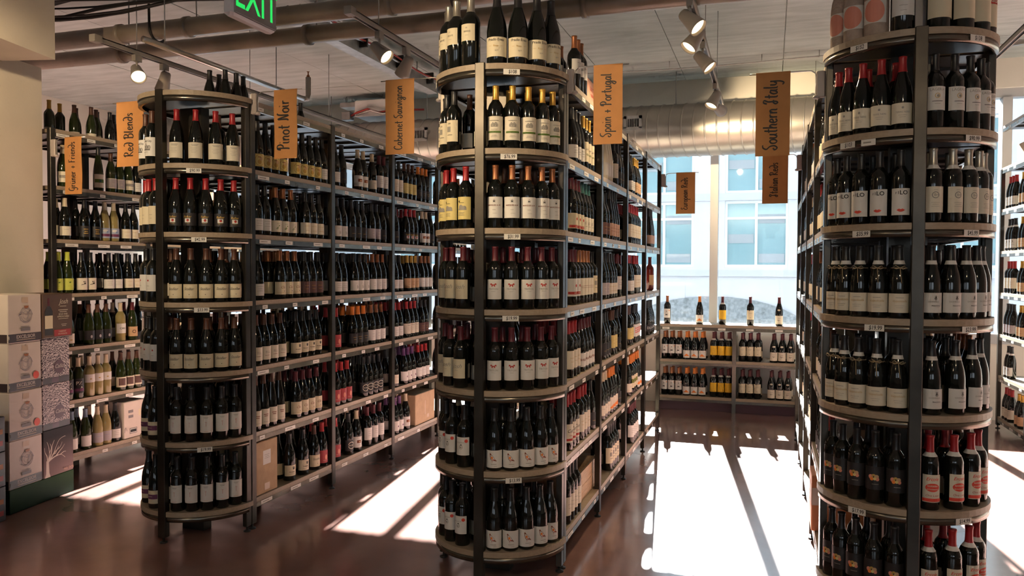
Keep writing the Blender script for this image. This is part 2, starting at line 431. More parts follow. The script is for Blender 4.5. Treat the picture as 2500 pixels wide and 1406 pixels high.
# ------------------------------------------------------------------ bottles
PROF = {
 'bordeaux': [(.020, .0), (.0345, .001), (.0372, .006), (.0372, .186), (.0360, .198), (.0310, .211), (.0220, .223), (.0160, .233), (.0142, .245), (.0138, .290), (.0150, .292), (.0150, .300), (.0, .300)],
 'burgundy': [(.022, .0), (.0362, .001), (.0390, .007), (.0390, .135), (.0380, .152), (.0345, .178), (.0265, .207), (.0190, .231), (.0152, .250), (.0140, .288), (.0152, .290), (.0152, .299), (.0, .299)],
 'slender': [(.020, .0), (.0340, .001), (.0368, .006), (.0368, .120), (.0350, .150), (.0300, .190), (.0225, .235), (.0165, .270), (.0140, .295), (.0138, .318), (.0148, .320), (.0148, .330), (.0, .330)],
}
PROF['magnum'] = [(r * 1.25, z * 1.14) for r, z in PROF['bordeaux']]
PROF['magnum_burgundy'] = [(r * 1.24, z * 1.16) for r, z in PROF['burgundy']]
SHOULDER = {'bordeaux': .232, 'burgundy': .236, 'slender': .268, 'magnum': .264, 'magnum_burgundy': .272}
RAD = {k: max(r for r, z in v) for k, v in PROF.items()}
HGT = {k: v[-1][1] for k, v in PROF.items()}
def prof_r(shape, z):
    p = PROF[shape]
    for (r0, z0), (r1, z1) in zip(p, p[1:]):
        if z0 <= z <= z1 and z1 > z0: return r0 + (r1 - r0) * (z - z0) / (z1 - z0)
    return p[-2][0]
_BM = {}
def body_mesh(shape, glass):
    k = ('b', shape, glass)
    if k not in _BM: _BM[k] = MB().lathe(PROF[shape], 18, glass).mesh('wine_bottle')
    return _BM[k]
def cap_mesh(shape, m, frac=1.0):
    k = ('c', shape, m, frac)
    if k not in _BM:
        z0 = SHOULDER[shape] + (1 - frac) * .03; h = HGT[shape]; e = .0008
        zs = [z0 + (h - z0) * t for t in (0, .12, .35, .75)]
        pr = [(prof_r(shape, z) + e, z) for z in zs] + [(RADN(shape) + e, h - .009), (RADN(shape) + .0014, h - .007), (RADN(shape) + .0012, h), (0, h + .0006)]
        _BM[k] = MB().lathe(pr, 14, m, cap=False).mesh('capsule')
    return _BM[k]
def RADN(shape): return PROF[shape][-2][0]
def wrap_fn(shape, zc, e0=.0007):
    def fn(s, t, l):
        z = zc + t; r = prof_r(shape, min(max(z, .007), HGT[shape])); R0 = RAD[shape]; a = s / R0; rr = r + e0 + .00025 * l
        return (rr * math.sin(a), -rr * math.cos(a), z)
    return fn
def label_mesh(shape, m, h, zc, ha):
    k = ('l', shape, m, h, zc, ha)
    if k not in _BM:
        p = Print(); w = 2 * math.radians(ha) * RAD[shape]; n = 10; vs = []; fs = []
        rows = 1 if zc + h / 2 <= .19 * HGT[shape] / .3 and shape != 'burgundy' else 3
        for j in range(rows + 1):
            for i in range(n + 1): vs.append((-w / 2 + w * i / n, -h / 2 + h * j / rows))
        for j in range(rows):
            for i in range(n): fs.append((j * (n + 1) + i, j * (n + 1) + i + 1, (j + 1) * (n + 1) + i + 1, (j + 1) * (n + 1) + i))
        p._a(vs, fs, m)
        me = p.mesh('paper_label', wrap_fn(shape, zc))
        me.polygons.foreach_set('use_smooth', [True] * len(me.polygons))
        _BM[k] = me
    return _BM[k]

# art: small programs drawn on the label; s spans about +-0.05, t spans +-label height / 2
def art_lines(n=4, w=.035, m='pr_grey', top=.02, step=.010):
    return lambda p: p.L(0, [top - i * step for i in range(n)], w, m)
def a_stoller(p): p.T('Stoller', .0, .012, .021, 'ink', .35); p.E(.004, -.018, .0022, .0022, 'ink', 8); p.R(0, -.030, .06, .0008, 'pr_gold'); p.R(0, .034, .06, .0008, 'pr_gold')
def a_triton(p):
    p.P([(-.014, .028), (-.008, .029), (-.006, .024), (.006, .024), (.008, .029), (.014, .028), (.015, .020), (.008, .022), (.009, .013), (.003, .013), (.003, .018), (-.003, .018), (-.003, .013), (-.009, .013), (-.008, .022), (-.015, .020)], 'pr_red')
    p.T('TRITON', 0, .001, .0125, 'pr_grey'); p.L(0, [-.010], .02, 'pr_grey', .001)
def a_josh(p): p.T('Josh', 0, .012, .030, 'pr_grey', .45); p.L(0, [-.008], .018, 'pr_grey', .001)
def a_bird(p):
    k = 1.4
    p.P([(x * k, y * k + .004) for x, y in [(-.0115, .016), (-.008, .018), (-.005, .013), (.000, .009), (.005, .002), (.008, -.004), (.0130, -.008), (.012, -.010), (.006, -.008), (-.002, -.009), (-.008, -.003), (-.010, .006), (-.0105, .012)]], 'pr_brown')
    p.E(-.004, .007, .0050, .007, 'pr_orange', 8); p.E(.002, -.002, .003, .003, 'pr_scarlet', 6); p.R(-.003, -.012, .0012, .008, 'pr_red', 1); p.L(.004, [-.024], .026, 'pr_grey', .0022); p.L(.012, [-.033], .014, 'pr_grey', .0014)
def a_prado(p): p.T('Prado Enea', 0, .033, .0175, 'ink', .1, .008); p.T('Rioja', 0, .004, .012, 'pr_gold'); p.L(-.028, [.004], .012, 'pr_gold', .001); p.L(.028, [.004], .012, 'pr_gold', .001); p.T('agra', .003, -.017, .010, 'pr_grey', .2)
def a_brave(p): p.T('BRAVE', 0, .004, .012, 'ink'); p.T('m', -.004, .022, .014, 'pr_grey', .2); p.L(0, [-.014], .02, 'pr_grey', .001)
def a_castle(p):
    for x, y in ((-.012, .014), (-.006, .020), (0, .016), (.007, .021), (.012, .015)): p.E(x, y, .0055, .008, 'pr_grey', 8)
    p.R(0, .008, .03, .004, 'pr_grey', 3); p.R(0, -.018, .066, .0085, 'pr_green', 8); p.L(0, [-.006, -.034, -.040], .03, 'pr_grey', .0012); p.L(0, [.036], .04, 'pr_grey', .002)
def a_estate(p): p.R(-.004, .008, .022, .026, 'pr_grey', 3); p.T('ash', 0, .036, .011, 'ink'); p.L(.002, [-.020], .028, 'ink', .002)
def a_chateau(p):
    p.E(-.006, .004, .012, .012, 'pr_grey', 10); p.E(.012, .001, .010, .010, 'pr_grey', 10); p.R(0, -.006, .045, .007, 'pr_grey', 4); p.P([(-.020, .036), (-.013, .036), (-.013, .030), (-.0165, .026), (-.020, .030)], 'ink'); p.L(-.002, [.026], .026, 'ink', .0016); p.L(-.004, [-.022, -.028, -.034], .034, 'pr_grey', .0012)
def a_marques(p): p.T('M', 0, .028, .014, 'ink', 0, .01); p.T('^', 0, .034, .014, 'pr_brown'); p.T('MARQUES de M', 0, .010, .0088, 'pr_brown', 0, .012); p.L(0, [-.011], .015, 'pr_grey', .0014); p.L(.004, [-.028], .02, 'pr_grey', .001)
def a_excel(p): p.O(0, -.004, .009, .010, .002, 'pr_grey', 12); p.E(.001, .007, .004, .0025, 'ink', 8); p.T('EXCELSIOR', -.004, .018, .0085, 'pr_grey'); p.E(.026, .026, .0085, .0085, 'sticker_red', 12); p.E(0, -.005, .004, .004, 'pr_grey', 8)
def a_terre(p): p.T('TERRE NERE', 0, .004, .0098, 'pr_grey'); p.E(0, .022, .0045, .005, 'pr_grey', 8); p.L(0, [-.008, -.016], .03, 'pr_grey', .001)
def a_laderia(p): p.T('LAGERIA', 0, .034, .0145, 'pr_grey'); p.O(0, .010, .010, .010, .002, 'pr_gold', 14); p.E(.002, .009, .005, .006, 'pr_grey', 8); p.L(0, [-.012], .038, 'ink', .002); p.L(0, [-.022], .02, 'pr_grey', .0012)
def a_filo(p):
    p.T('F', -.018, .0345, .013, 'ink', 0, .005); p.T('I', -.009, .036, .018, 'ink', 0, .01); p.T('LO', .010, .036, .023, 'ink', 0, .02)
    p.P([(-.0155, -.034), (-.006, -.028), (-.002, -.030), (.0, -.0305), (.002, -.030), (.006, -.028), (.0155, -.034), (.007, -.0395), (0, -.041), (-.007, -.0395)], 'pr_scarlet'); p.R(0, -.0345, .022, .0008, 'pr_brown', 4)
def a_round(p): p.O(0, .018, .0135, .0135, .003, 'pr_grey', 16); p.T('B', -.002, .018, .014, 'pr_grey'); p.T('M', .006, .017, .010, 'pr_grey'); p.L(0, [-.012, -.020, -.028], .03, 'pr_grey', .001); p.L(0, [.038], .015, 'pr_grey', .001)
def a_bow(p): p.T('Valpolicella', 0, .008, .0125, 'pr_gold', .3); p.L(0, [.022], .03, 'pr_grey', .0018); p.L(0, [-.010, -.018], .034, 'pr_grey', .001)
def a_emblem(p): p.R(.008, .020, .0035, .010, 'ink', 1); p.O(.008, .017, .0055, .006, .0016, 'ink', 10); p.P([(.001, .025), (.008, .029), (.015, .025), (.008, .0265)], 'ink'); p.T('DOMINUS', .0, .004, .009, 'pr_grey'); p.T('PRALOTTO', .008, -.012, .0062, 'ink', 0, .015)
def a_flower(p):
    for x, y, r, m in ((-.013, .006, .009, 'pr_pink'), (-.002, .009, .0085, 'pr_gold'), (.009, .006, .0085, 'lab_tan'), (.012, -.004, .007, 'pr_pink'), (-.009, -.003, .007, 'pr_orange'), (.002, -.002, .006, 'lab_yellow')): p.E(x, y, r, r * 1.05, m, 10)
    p.E(-.002, .006, .002, .004, 'ink', 8); p.L(.004, [-.024], .024, 'pr_grey', .0022)
def a_ercole(p):
    p.T('Ercole', 0, .038, .0185, 'pr_scarlet', .35, .012); p.E(.001, .004, .027, .017, 'pr_scarlet', 20); p.T('BARBERA', .001, .010, .0092, 'lab_ivory', 0, .012); p.T('MONFERRATO', .001, -.003, .0062, 'lab_ivory', 0, .012)
    p.T('One Liter', 0, -.028, .0125, 'pr_red', .3); p.R(0, -.046, .074, .013, 'pr_scarlet', 8)
def a_city(p):
    p.T('Capital City', 0, .030, .0155, 'ink', 0, .01, .82)
    for x in (-.018, -.006, .006, .018): p.O(x, -.004, .006, .011, .0022, 'ink', 10)
    p.R(0, -.018, .046, .004, 'ink', 4); p.O(0, .012, .0035, .005, .0016, 'ink', 8); p.L(-.004, [-.030], .03, 'pr_grey', .0015)
def a_goldblack(p): p.T('Rafter', -.001, .014, .017, 'pr_gold', .25, .015); p.R(.0, -.006, .030, .022, 'lab_white', 4); p.E(.002, -.005, .007, .008, 'pr_red', 10); p.E(.005, -.001, .003, .003, 'ink', 8); p.L(0, [-.022], .024, 'pr_gold', .0014)
def a_tline(p): p.L(0, [.036, .031], .026, 'pr_grey', .0018); p.R(0, -.002, .0012, .024, 'pr_red', 1); p.R(0, .010, .010, .0012, 'pr_red', 1); p.L(0, [-.042], .024, 'pr_pink', .0014)
def a_purpleband(p): p.R(0, .002, .085, .026, 'pr_purple', 8); p.L(0, [.003], .03, 'lab_cream', .002)
def a_dot(p): p.E(.004, .014, .005, .005, 'pr_red', 8); p.L(.002, [-.016], .018, 'pr_grey', .0018)
def a_painted(p):
    p.O(0, 0, .030, .034, .003, 'pr_gold', 16); p.E(-.002, -.010, .012, .014, 'pr_gold', 10); p.E(.006, .008, .010, .012, 'lab_tan', 10); p.R(-.004, .018, .018, .004, 'pr_brown', 2)
def a_leaf(p): p.P([(-.014, -.016), (-.004, -.006), (.004, -.010), (-.004, -.018)], 'pr_green'); p.E(.008, .004, .004, .003, 'pr_green', 8); p.S([(-.01, -.014), (0, -.004), (.012, .004)], .0012, 'pr_green'); p.L(0, [.016], .02, 'pr_grey', .0015)
def a_script(p): p.T('Cla', .0, .006, .022, 'pr_brown', .4); p.E(.012, -.018, .003, .003, 'ink', 8); p.R(0, -.028, .07, .0012, 'pr_gold')
def a_crest(p): p.P([(.004, .024), (.018, .024), (.018, .010), (.011, .004), (.004, .010)], 'ink'); p.T('Domaine', 0, -.008, .010, 'ink', 0, .02); p.L(0, [-.020], .04, 'pr_grey', .0014)
def a_ell(p): p.T('ELL', .004, .006, .020, 'pr_grey', 0, .0); p.L(.0, [-.014], .03, 'pr_brown', .0018)
def a_tree(p): p.R(.006, -.010, .004, .024, 'pr_grey', 1); p.R(.014, -.012, .004, .016, 'pr_grey', 1); p.L(0, [.018], .02, 'pr_grey', .0012)
def a_badge(p): p.O(0, 0, .026, .026, .004, 'lab_ivory', 18); p.R(0, 0, .050, .010, 'ink', 6); p.T('BIG RED', 0, 0, .011, 'lab_ivory', 0, .01)
def a_redmoon(p): p.E(.008, -.004, .010, .018, 'pr_pink', 10); p.L(0, [-.026], .03, 'lab_cream', .0014)
def a_picture(p): p.R(.0, .004, .034, .022, 'pr_brown', 4); p.E(.004, .002, .008, .006, 'lab_tan', 8); p.L(0, [-.018], .02, 'pr_grey', .0014)
def a_redbase(p): p.R(0, -.030, .085, .014, 'pr_red', 8); p.E(.008, .010, .007, .008, 'pr_red', 10); p.T('ALTA', .004, -.030, .010, 'lab_ivory', 0, .01)
def a_figs(p): p.R(-.006, .004, .003, .016, 'pr_grey', 1); p.R(.002, .006, .003, .018, 'pr_grey', 1); p.L(.006, [-.014], .024, 'pr_green', .0016)
def a_bhi(p): p.T('BHILAR', .0, .000, .017, 'pr_brown', 0, .02)
def a_cune(p): p.T('Cune', .0, .012, .026, 'ink', .4); p.R(0, -.034, .085, .012, 'pr_red', 8); p.L(0, [-.012], .03, 'pr_red', .002)
def a_greenrib(p): p.O(.0, -.014, .010, .004, .002, 'pr_green', 10); p.R(.014, -.018, .014, .003, 'pr_green', 2); p.E(-.006, .014, .003, .005, 'pr_grey', 8); p.E(.006, .014, .003, .005, 'pr_grey', 8)
def a_dots6(p):
    for i in range(3):
        for j in range(2): p.E(-.008 + .016 * j, .018 - .016 * i, .0055, .0055, 'pr_scarlet', 8)
def a_duo(p): p.T('DUO', 0, 0, .030, 'lab_white', 0, .01)
def a_green_gold(p): p.R(0, .006, .05, .03, 'pr_green', 5); p.O(0, .008, .012, .012, .003, 'pr_gold', 12)
def a_xm(p): p.T('X', 0, .020, .026, 'ink', .0, .0); p.L(0, [.004], .03, 'ink', .0012); p.T('M', .0, -.016, .024, 'ink', .0, .02, 1.2); p.E(.030, .030, .006, .006, 'pr_orange', 8)
def a_mountain(p): p.P([(-.034, -.022), (-.014, -.008), (-.002, .006), (.004, .002), (.022, -.014), (.036, -.022)], 'pr_orange'); p.R(0, -.033, .085, .002, 'lab_ivory', 8)
def a_sun(p): p.O(0, .026, .006, .006, .002, 'pr_gold', 10); p.L(0, [.012, .002, -.008, -.020], .034, 'pr_gold', .0016); p.R(0, -.040, .05, .001, 'pr_brown', 4)
def a_domaine(p): p.L(0, [.020, .012], .036, 'pr_grey', .0018); p.L(-.002, [-.030], .012, 'ink', .003); p.E(-.012, .046, .005, .006, 'ink', 8)
def a_rhone(p): p.L(0, [.018], .03, 'pr_grey', .003); p.S([(-.014, -.006), (-.008, .004), (-.004, -.012), (.004, .002), (.012, -.006)], .0022, 'ink')
def a_reddisc(p): p.E(0, 0, .042, .047, 'pr_pink', 20)
def a_redtop(p): p.R(0, .046, .12, .026, 'pr_red', 8); p.T('BARONE', 0, .044, .017, 'lab_ivory', 0, .02)
def a_stripe3(p): p.R(0, .0, .07, .026, 'pr_green', 6); p.E(.004, .0, .010, .010, 'cap_teal', 8)
def a_landscape(p): p.R(0, .002, .07, .020, 'pr_grey', 6); p.E(.01, .002, .014, .006, 'lab_grey', 8)
def a_frame(p): p.R(0, 0, .064, .066, 'lab_grey', 6); p.L(.004, [-.004], .02, 'lab_ivory', .002)
def a_blackmark(p): p.P([(.0, .020), (.016, .022), (.015, .012), (.0, .012)], 'ink'); p.P([(.004, .008), (.018, .010), (.016, .000), (.004, .002)], 'ink'); p.S([(-.014, -.006), (0, -.002), (.016, .000)], .003, 'ink')
def a_limemark(p): p.P([(-.004, .018), (.012, .020), (.010, .010), (.002, .008)], 'pr_green'); p.L(0, [-.012], .014, 'pr_green', .001)
def a_pz(p): p.T('PZ', -.006, .018, .036, 'lab_ivory', 0, .01); p.T('A', .012, -.012, .022, 'lab_ivory'); p.R(0, -.030, .07, .02, 'pr_purple', 6)
def a_darkframe(p): p.R(0, .002, .054, .056, 'lab_brown', 6)
def a_cloudy(p): p.E(-.006, .018, .018, .010, 'lab_white', 10); p.R(0, -.016, .07, .02, 'pr_purple', 6); p.E(.008, .008, .008, .008, 'pr_blue', 8)
def a_none(p): pass

# key: (bottle name, shape, glass, capsule, (label material, height, centre height, half angle) or None, art, description)
PR = {
 'blackplain': ('burgundy_bottle', 'burgundy', 'glass_dark', 'cap_black', None, None, 'plain black unlabelled bottle'),
 'city': ('bordeaux_bottle', 'bordeaux', 'glass_dark', 'cap_brown', ('lab_white', .104, .098, 78), a_city, 'bottle with city crown drawing on white label'),
 'redcream': ('burgundy_bottle', 'burgundy', 'glass_dark', 'cap_red', ('lab_ivory', .086, .072, 72), lambda p: (p.L(.004, [.032, .026], .04, 'pr_grey', .0024), p.L(0, [.012, .004, -.004, -.012], .034, 'pr_grey', .001)), 'red-capped bottle with cream label'),
 'goldblack': ('burgundy_bottle', 'burgundy', 'glass_dark', 'cap_red', ('lab_black', .070, .070, 70), a_goldblack, 'red-capped bottle with black and gold label'),
 'redcap3': ('bordeaux_bottle', 'bordeaux', 'glass_dark', 'cap_red', ('lab_cream', .100, .095, 76), art_lines(2, .02, 'pr_grey', .002, .02), 'red-capped bottle with tall cream label'),
 'stoller': ('burgundy_bottle', 'burgundy', 'glass_dark', 'cap_brown', ('lab_cream', .078, .062, 74), a_stoller, 'bottle with script on cream label'),
 'dotlabel': ('bordeaux_bottle', 'bordeaux', 'glass_dark', 'cap_black', ('lab_white', .092, .105, 70), a_dot, 'bottle with small red dot on label'),
 'tline': ('bordeaux_bottle', 'bordeaux', 'glass_dark', 'cap_black', ('lab_white', .098, .098, 62), a_tline, 'bottle with thin cross on white label'),
 'purpleband': ('burgundy_bottle', 'burgundy', 'glass_dark', 'cap_black', ('lab_cream', .074, .066, 80), a_purpleband, 'bottle with purple-banded cream label'),
 'brave': ('magnum_bottle', 'magnum', 'glass_dark', 'cap_silver', ('lab_cream', .080, .160, 48), a_brave, 'silver-capped magnum with small cream label'),
 'prado': ('magnum_bottle', 'magnum_burgundy', 'glass_dark', 'cap_black', ('lab_cream', .092, .080, 74), a_prado, 'black magnum with wide cream label'),
 'castle': ('bordeaux_bottle', 'bordeaux', 'glass_dark', 'cap_gold', ('lab_ivory', .112, .095, 74), a_castle, 'gold-capped bottle with green ribbon label'),
 'estate': ('bordeaux_bottle', 'bordeaux', 'glass_dark', 'cap_black', ('lab_cream', .104, .102, 66), a_estate, 'dark-capped bottle with picture on cream label'),
 'chateau': ('bordeaux_bottle', 'bordeaux', 'glass_dark', 'cap_red', ('lab_yellow', .108, .098, 70), a_chateau, 'red-capped bottle with yellow engraved label'),
 'marques': ('bordeaux_bottle', 'bordeaux', 'glass_dark', 'cap_copper', ('lab_white', .100, .098, 74), a_marques, 'copper-capped bottle with white crowned label'),
 'josh': ('bordeaux_bottle', 'bordeaux', 'glass_dark', 'cap_maroon', ('lab_cream', .094, .094, 68), a_josh, 'maroon-capped bottle with script on cream label'),
 'triton': ('bordeaux_bottle', 'bordeaux', 'glass_dark', 'cap_maroon', ('lab_white', .094, .096, 66), a_triton, 'maroon-capped bottle with red emblem label'),
 'excel': ('bordeaux_bottle', 'bordeaux', 'glass_dark', 'cap_black', ('lab_white', .088, .105, 66), a_excel, 'bottle with red round sticker on white label'),
 'bird': ('burgundy_bottle', 'burgundy', 'glass_dark', 'cap_black', ('lab_white', .084, .058, 76), a_bird, 'bottle with red bird on white label'),
 'terre': ('burgundy_bottle', 'burgundy', 'glass_dark', 'cap_red', ('lab_ivory', .082, .066, 80), a_terre, 'red-capped bottle with wide ivory label'),
 'laderia': ('bordeaux_bottle', 'bordeaux', 'glass_dark', 'cap_black', ('lab_white', .094, .118, 62), a_laderia, 'black-capped bottle with gold circle label'),
 'filo': ('bordeaux_bottle', 'bordeaux', 'glass_dark', 'cap_black', ('lab_white', .108, .086, 60), a_filo, 'bottle with red lips on white label'),
 'round': ('bordeaux_bottle', 'bordeaux', 'glass_dark', 'cap_silver', ('lab_ivory', .104, .092, 58), a_round, 'silver-capped bottle with round emblem label'),
 'bow': ('burgundy_bottle', 'burgundy', 'glass_dark', 'cap_black', ('lab_ivory', .078, .062, 76), a_bow, 'bottle tied with raffia bow, ivory label'),
 'emblem': ('burgundy_bottle', 'burgundy', 'glass_dark', 'cap_black', ('lab_white', .080, .066, 66), a_emblem, 'white-collared bottle with lantern emblem label'),
 'flower': ('bordeaux_bottle', 'bordeaux', 'glass_dark', 'cap_black', ('lab_black', .096, .108, 70), a_flower, 'dark bottle with orange flower print'),
 'ercole': ('bordeaux_bottle', 'bordeaux', 'glass_dark', 'cap_red', ('lab_ivory', .112, .090, 58), a_ercole, 'red-capped bottle with red oval label'),
 'wrapped': ('magnum_bottle', 'magnum_burgundy', 'paper_wrap', 'paper_wrap', ('lab_white', .098, .100, 60), a_reddisc, 'paper-wrapped magnum with red disc'),
 'whitemag': ('magnum_bottle', 'magnum', 'glass_dark', 'cap_black', ('lab_white', .100, .110, 60), art_lines(2, .03, 'pr_grey', -.01, .02), 'dark magnum with white label'),
 'redtop': ('magnum_bottle', 'magnum', 'glass_dark', 'cap_black', ('lab_cream', .120, .100, 74), a_redtop, 'magnum with red-topped cream label'),
 'painted': ('burgundy_bottle', 'burgundy', 'glass_dark', 'cap_black', ('lab_yellow', .074, .064, 72), a_painted, 'bottle with gold painted label'),
 'wlow': ('burgundy_bottle', 'burgundy', 'glass_dark', 'cap_black', ('lab_white', .070, .062, 72), art_lines(3, .04, 'pr_grey', .02, .014), 'bottle with low white label'),
 'leaf': ('burgundy_bottle', 'burgundy', 'glass_dark', 'cap_copper', ('lab_ivory', .070, .060, 74), a_leaf, 'bottle with green leaf label'),
 'wline': ('burgundy_bottle', 'burgundy', 'glass_dark', 'cap_black', ('lab_ivory', .072, .064, 72), art_lines(2, .04, 'pr_gold', .014, .03), 'bottle with plain ivory label'),
 'script': ('burgundy_bottle', 'burgundy', 'glass_dark', 'cap_copper', ('lab_cream', .078, .066, 74), a_script, 'copper-capped bottle with script label'),
 'brownlab': ('burgundy_bottle', 'burgundy', 'glass_dark', 'cap_black', ('lab_brown', .076, .066, 72), art_lines(2, .03, 'pr_gold', .01, .02), 'bottle with dark brown label'),
 'ell': ('burgundy_bottle', 'burgundy', 'glass_dark', 'cap_brown', ('lab_ivory', .080, .068, 74), a_ell, 'bottle with lettered ivory label'),
 'crest': ('burgundy_bottle', 'burgundy', 'glass_dark', 'cap_black', ('lab_cream', .068, .066, 74), a_crest, 'bottle with black shield on cream label'),
 'slim': ('slender_bottle', 'slender', 'glass_dark', 'cap_brown', ('lab_ivory', .092, .072, 70), lambda p: (p.L(.0, [.014, .004], .03, 'pr_brown', .004), p.L(0, [-.03], .03, 'pr_grey', .0015)), 'tall screw-capped bottle with ivory label'),
 'scriptred': ('burgundy_bottle', 'burgundy', 'glass_dark', 'cap_maroon', ('lab_cream', .080, .066, 74), a_script, 'maroon-capped bottle with script cream label'),
 'redlab': ('burgundy_bottle', 'burgundy', 'glass_dark', 'cap_red', ('lab_red', .086, .068, 78), a_redmoon, 'red-capped bottle with red label'),
 'tree': ('burgundy_bottle', 'burgundy', 'glass_dark', 'cap_black', ('lab_white', .074, .064, 70), a_tree, 'bottle with grey towers on white label'),
 'darklab': ('burgundy_bottle', 'burgundy', 'glass_dark', 'cap_black', ('lab_black', .078, .066, 70), art_lines(1, .03, 'pr_gold', -.01), 'bottle with black label'),
 'picture': ('burgundy_bottle', 'burgundy', 'glass_dark', 'cap_cream', ('lab_white', .080, .068, 70), a_picture, 'cream-capped bottle with picture label'),
 'greylab': ('burgundy_bottle', 'burgundy', 'glass_dark', 'cap_black', ('lab_grey', .078, .066, 72), art_lines(2, .02, 'lab_ivory', .01, .02), 'bottle with grey label'),
 'maroonwhite': ('bordeaux_bottle', 'bordeaux', 'glass_dark', 'cap_maroon', ('lab_white', .092, .096, 68), art_lines(3, .03, 'pr_grey', .02, .016), 'maroon-capped bottle with white label'),
 'orangedark': ('burgundy_bottle', 'burgundy', 'glass_dark', 'cap_orange', ('lab_black', .072, .066, 70), art_lines(2, .03, 'pr_gold', .008, .016), 'orange-capped bottle with dark label'),
 'pinkcap': ('burgundy_bottle', 'burgundy', 'glass_dark', 'cap_copper', ('lab_white', .080, .068, 70), art_lines(2, .02, 'pr_grey', .01, .02), 'copper-capped bottle with white label'),
 'badge': ('burgundy_bottle', 'burgundy', 'glass_dark', 'cap_black', ('lab_black', .078, .068, 70), a_badge, 'dark bottle with round badge label'),
 'yellowish': ('bordeaux_bottle', 'bordeaux', 'glass_dark', 'cap_brown', ('lab_yellow', .086, .090, 70), art_lines(2, .03, 'pr_gold', .01, .02), 'bottle with pale yellow label'),
 'redwhite': ('burgundy_bottle', 'burgundy', 'glass_dark', 'cap_red', ('lab_white', .078, .066, 72), art_lines(2, .03, 'pr_grey', .01, .02), 'red-capped bottle with white label'),
 'tan': ('burgundy_bottle', 'burgundy', 'glass_dark', 'cap_gold', ('lab_tan', .080, .066, 72), art_lines(2, .03, 'pr_brown', .01, .02), 'gold-capped bottle with tan label'),
 'purplecap': ('burgundy_bottle', 'burgundy', 'glass_dark', 'cap_purple', ('lab_white', .078, .066, 74), lambda p: p.R(.012, -.004, .012, .014, 'pr_purple', 2), 'purple-capped bottle with white label'),
 'creamdark': ('bordeaux_bottle', 'bordeaux', 'glass_dark', 'cap_black', ('lab_ivory', .098, .096, 70), art_lines(2, .03, 'pr_grey', .01, .02), 'black-capped bottle with ivory label'),
 'redbase': ('burgundy_bottle', 'burgundy', 'glass_dark', 'cap_maroon', ('lab_cream', .082, .066, 74), a_redbase, 'bottle with red-based cream label'),
 'tealcap': ('burgundy_bottle', 'burgundy', 'glass_dark', 'cap_teal', ('lab_ivory', .078, .062, 74), a_figs, 'teal-capped bottle with ivory label'),
 'redbasew': ('bordeaux_bottle', 'bordeaux', 'glass_dark', 'cap_maroon', ('lab_white', .096, .094, 72), a_redbase, 'bottle with red-based white label'),
 'coppercream': ('bordeaux_bottle', 'bordeaux', 'glass_dark', 'cap_copper', ('lab_ivory', .096, .094, 72), art_lines(2, .04, 'pr_brown', .004, .01), 'copper-capped bottle with ivory label'),
 'redivory': ('bordeaux_bottle', 'bordeaux', 'glass_dark', 'cap_red', ('lab_ivory', .098, .096, 72), art_lines(2, .03, 'pr_gold', .01, .02), 'red-capped bottle with ivory label'),
 'bhi': ('burgundy_bottle', 'burgundy', 'glass_dark', 'cap_maroon', ('lab_white', .078, .066, 74), a_bhi, 'maroon-capped bottle with bold-lettered label'),
 'cune': ('bordeaux_bottle', 'bordeaux', 'glass_dark', 'cap_red', ('lab_ivory', .098, .094, 72), a_cune, 'red-capped bottle with script and red base'),
 'greenrib': ('bordeaux_bottle', 'bordeaux', 'glass_dark', 'cap_gold', ('lab_cream', .112, .095, 76), a_greenrib, 'gold-capped bottle with green scroll label'),
 'bulky': ('bordeaux_bottle', 'bordeaux', 'glass_dark', 'cap_copper', ('lab_white', .080, .130, 70), art_lines(2, .03, 'pr_grey', .02, .02), 'copper-capped bottle with high white label'),
 'whitewrap': ('slender_bottle', 'slender', 'lab_ivory', 'lab_ivory', ('lab_white', .080, .070, 70), a_none, 'white paper-wrapped tall bottle'),
 'peach': ('slender_bottle', 'slender', 'glass_dark', 'cap_black', ('lab_peach', .084, .068, 74), art_lines(2, .03, 'pr_brown', .01, .02), 'tall bottle with peach label'),
 'orangelab': ('burgundy_bottle', 'burgundy', 'glass_dark', 'cap_orange', ('lab_ivory', .080, .066, 74), lambda p: p.P([(-.03, -.034), (.03, .008), (.034, -.034)], 'pr_orange'), 'orange-capped bottle with orange label'),
 'dots6': ('bordeaux_bottle', 'bordeaux', 'glass_dark', 'cap_black', ('lab_white', .096, .096, 70), a_dots6, 'bottle with red dots on label'),
 'greengold': ('bordeaux_bottle', 'bordeaux', 'glass_dark', 'cap_orange', ('lab_cream', .096, .094, 72), a_green_gold, 'bottle with green and gold label'),
 'duo': ('burgundy_bottle', 'burgundy', 'glass_dark', 'cap_black', ('lab_black', .060, .062, 74), a_duo, 'dark bottle with white capital lettering'),
 'roselab': ('bordeaux_bottle', 'bordeaux', 'glass_rose', 'cap_maroon', ('lab_tan', .090, .094, 66), a_none, 'ruby glass bottle with tan label'),
 'pinklab': ('slender_bottle', 'slender', 'glass_dark', 'cap_black', ('lab_peach', .074, .066, 72), a_none, 'tall bottle with pink label'),
 'xm': ('bordeaux_bottle', 'bordeaux', 'glass_dark', 'cap_copper', ('lab_white', .098, .108, 66), a_xm, 'bottle with black initials on white label'),
 'mountain': ('burgundy_bottle', 'burgundy', 'glass_dark', 'cap_orange', ('lab_white', .082, .056, 78), a_mountain, 'orange-capped bottle with orange peak label'),
 'sunny': ('bordeaux_bottle', 'bordeaux', 'glass_dark', 'cap_maroon', ('lab_sun', .098, .104, 74), a_sun, 'bottle with bright yellow label'),
 'domaine': ('bordeaux_bottle', 'bordeaux', 'glass_dark', 'cap_maroon', ('lab_cream', .098, .108, 72), a_domaine, 'maroon-capped bottle with tall cream label'),
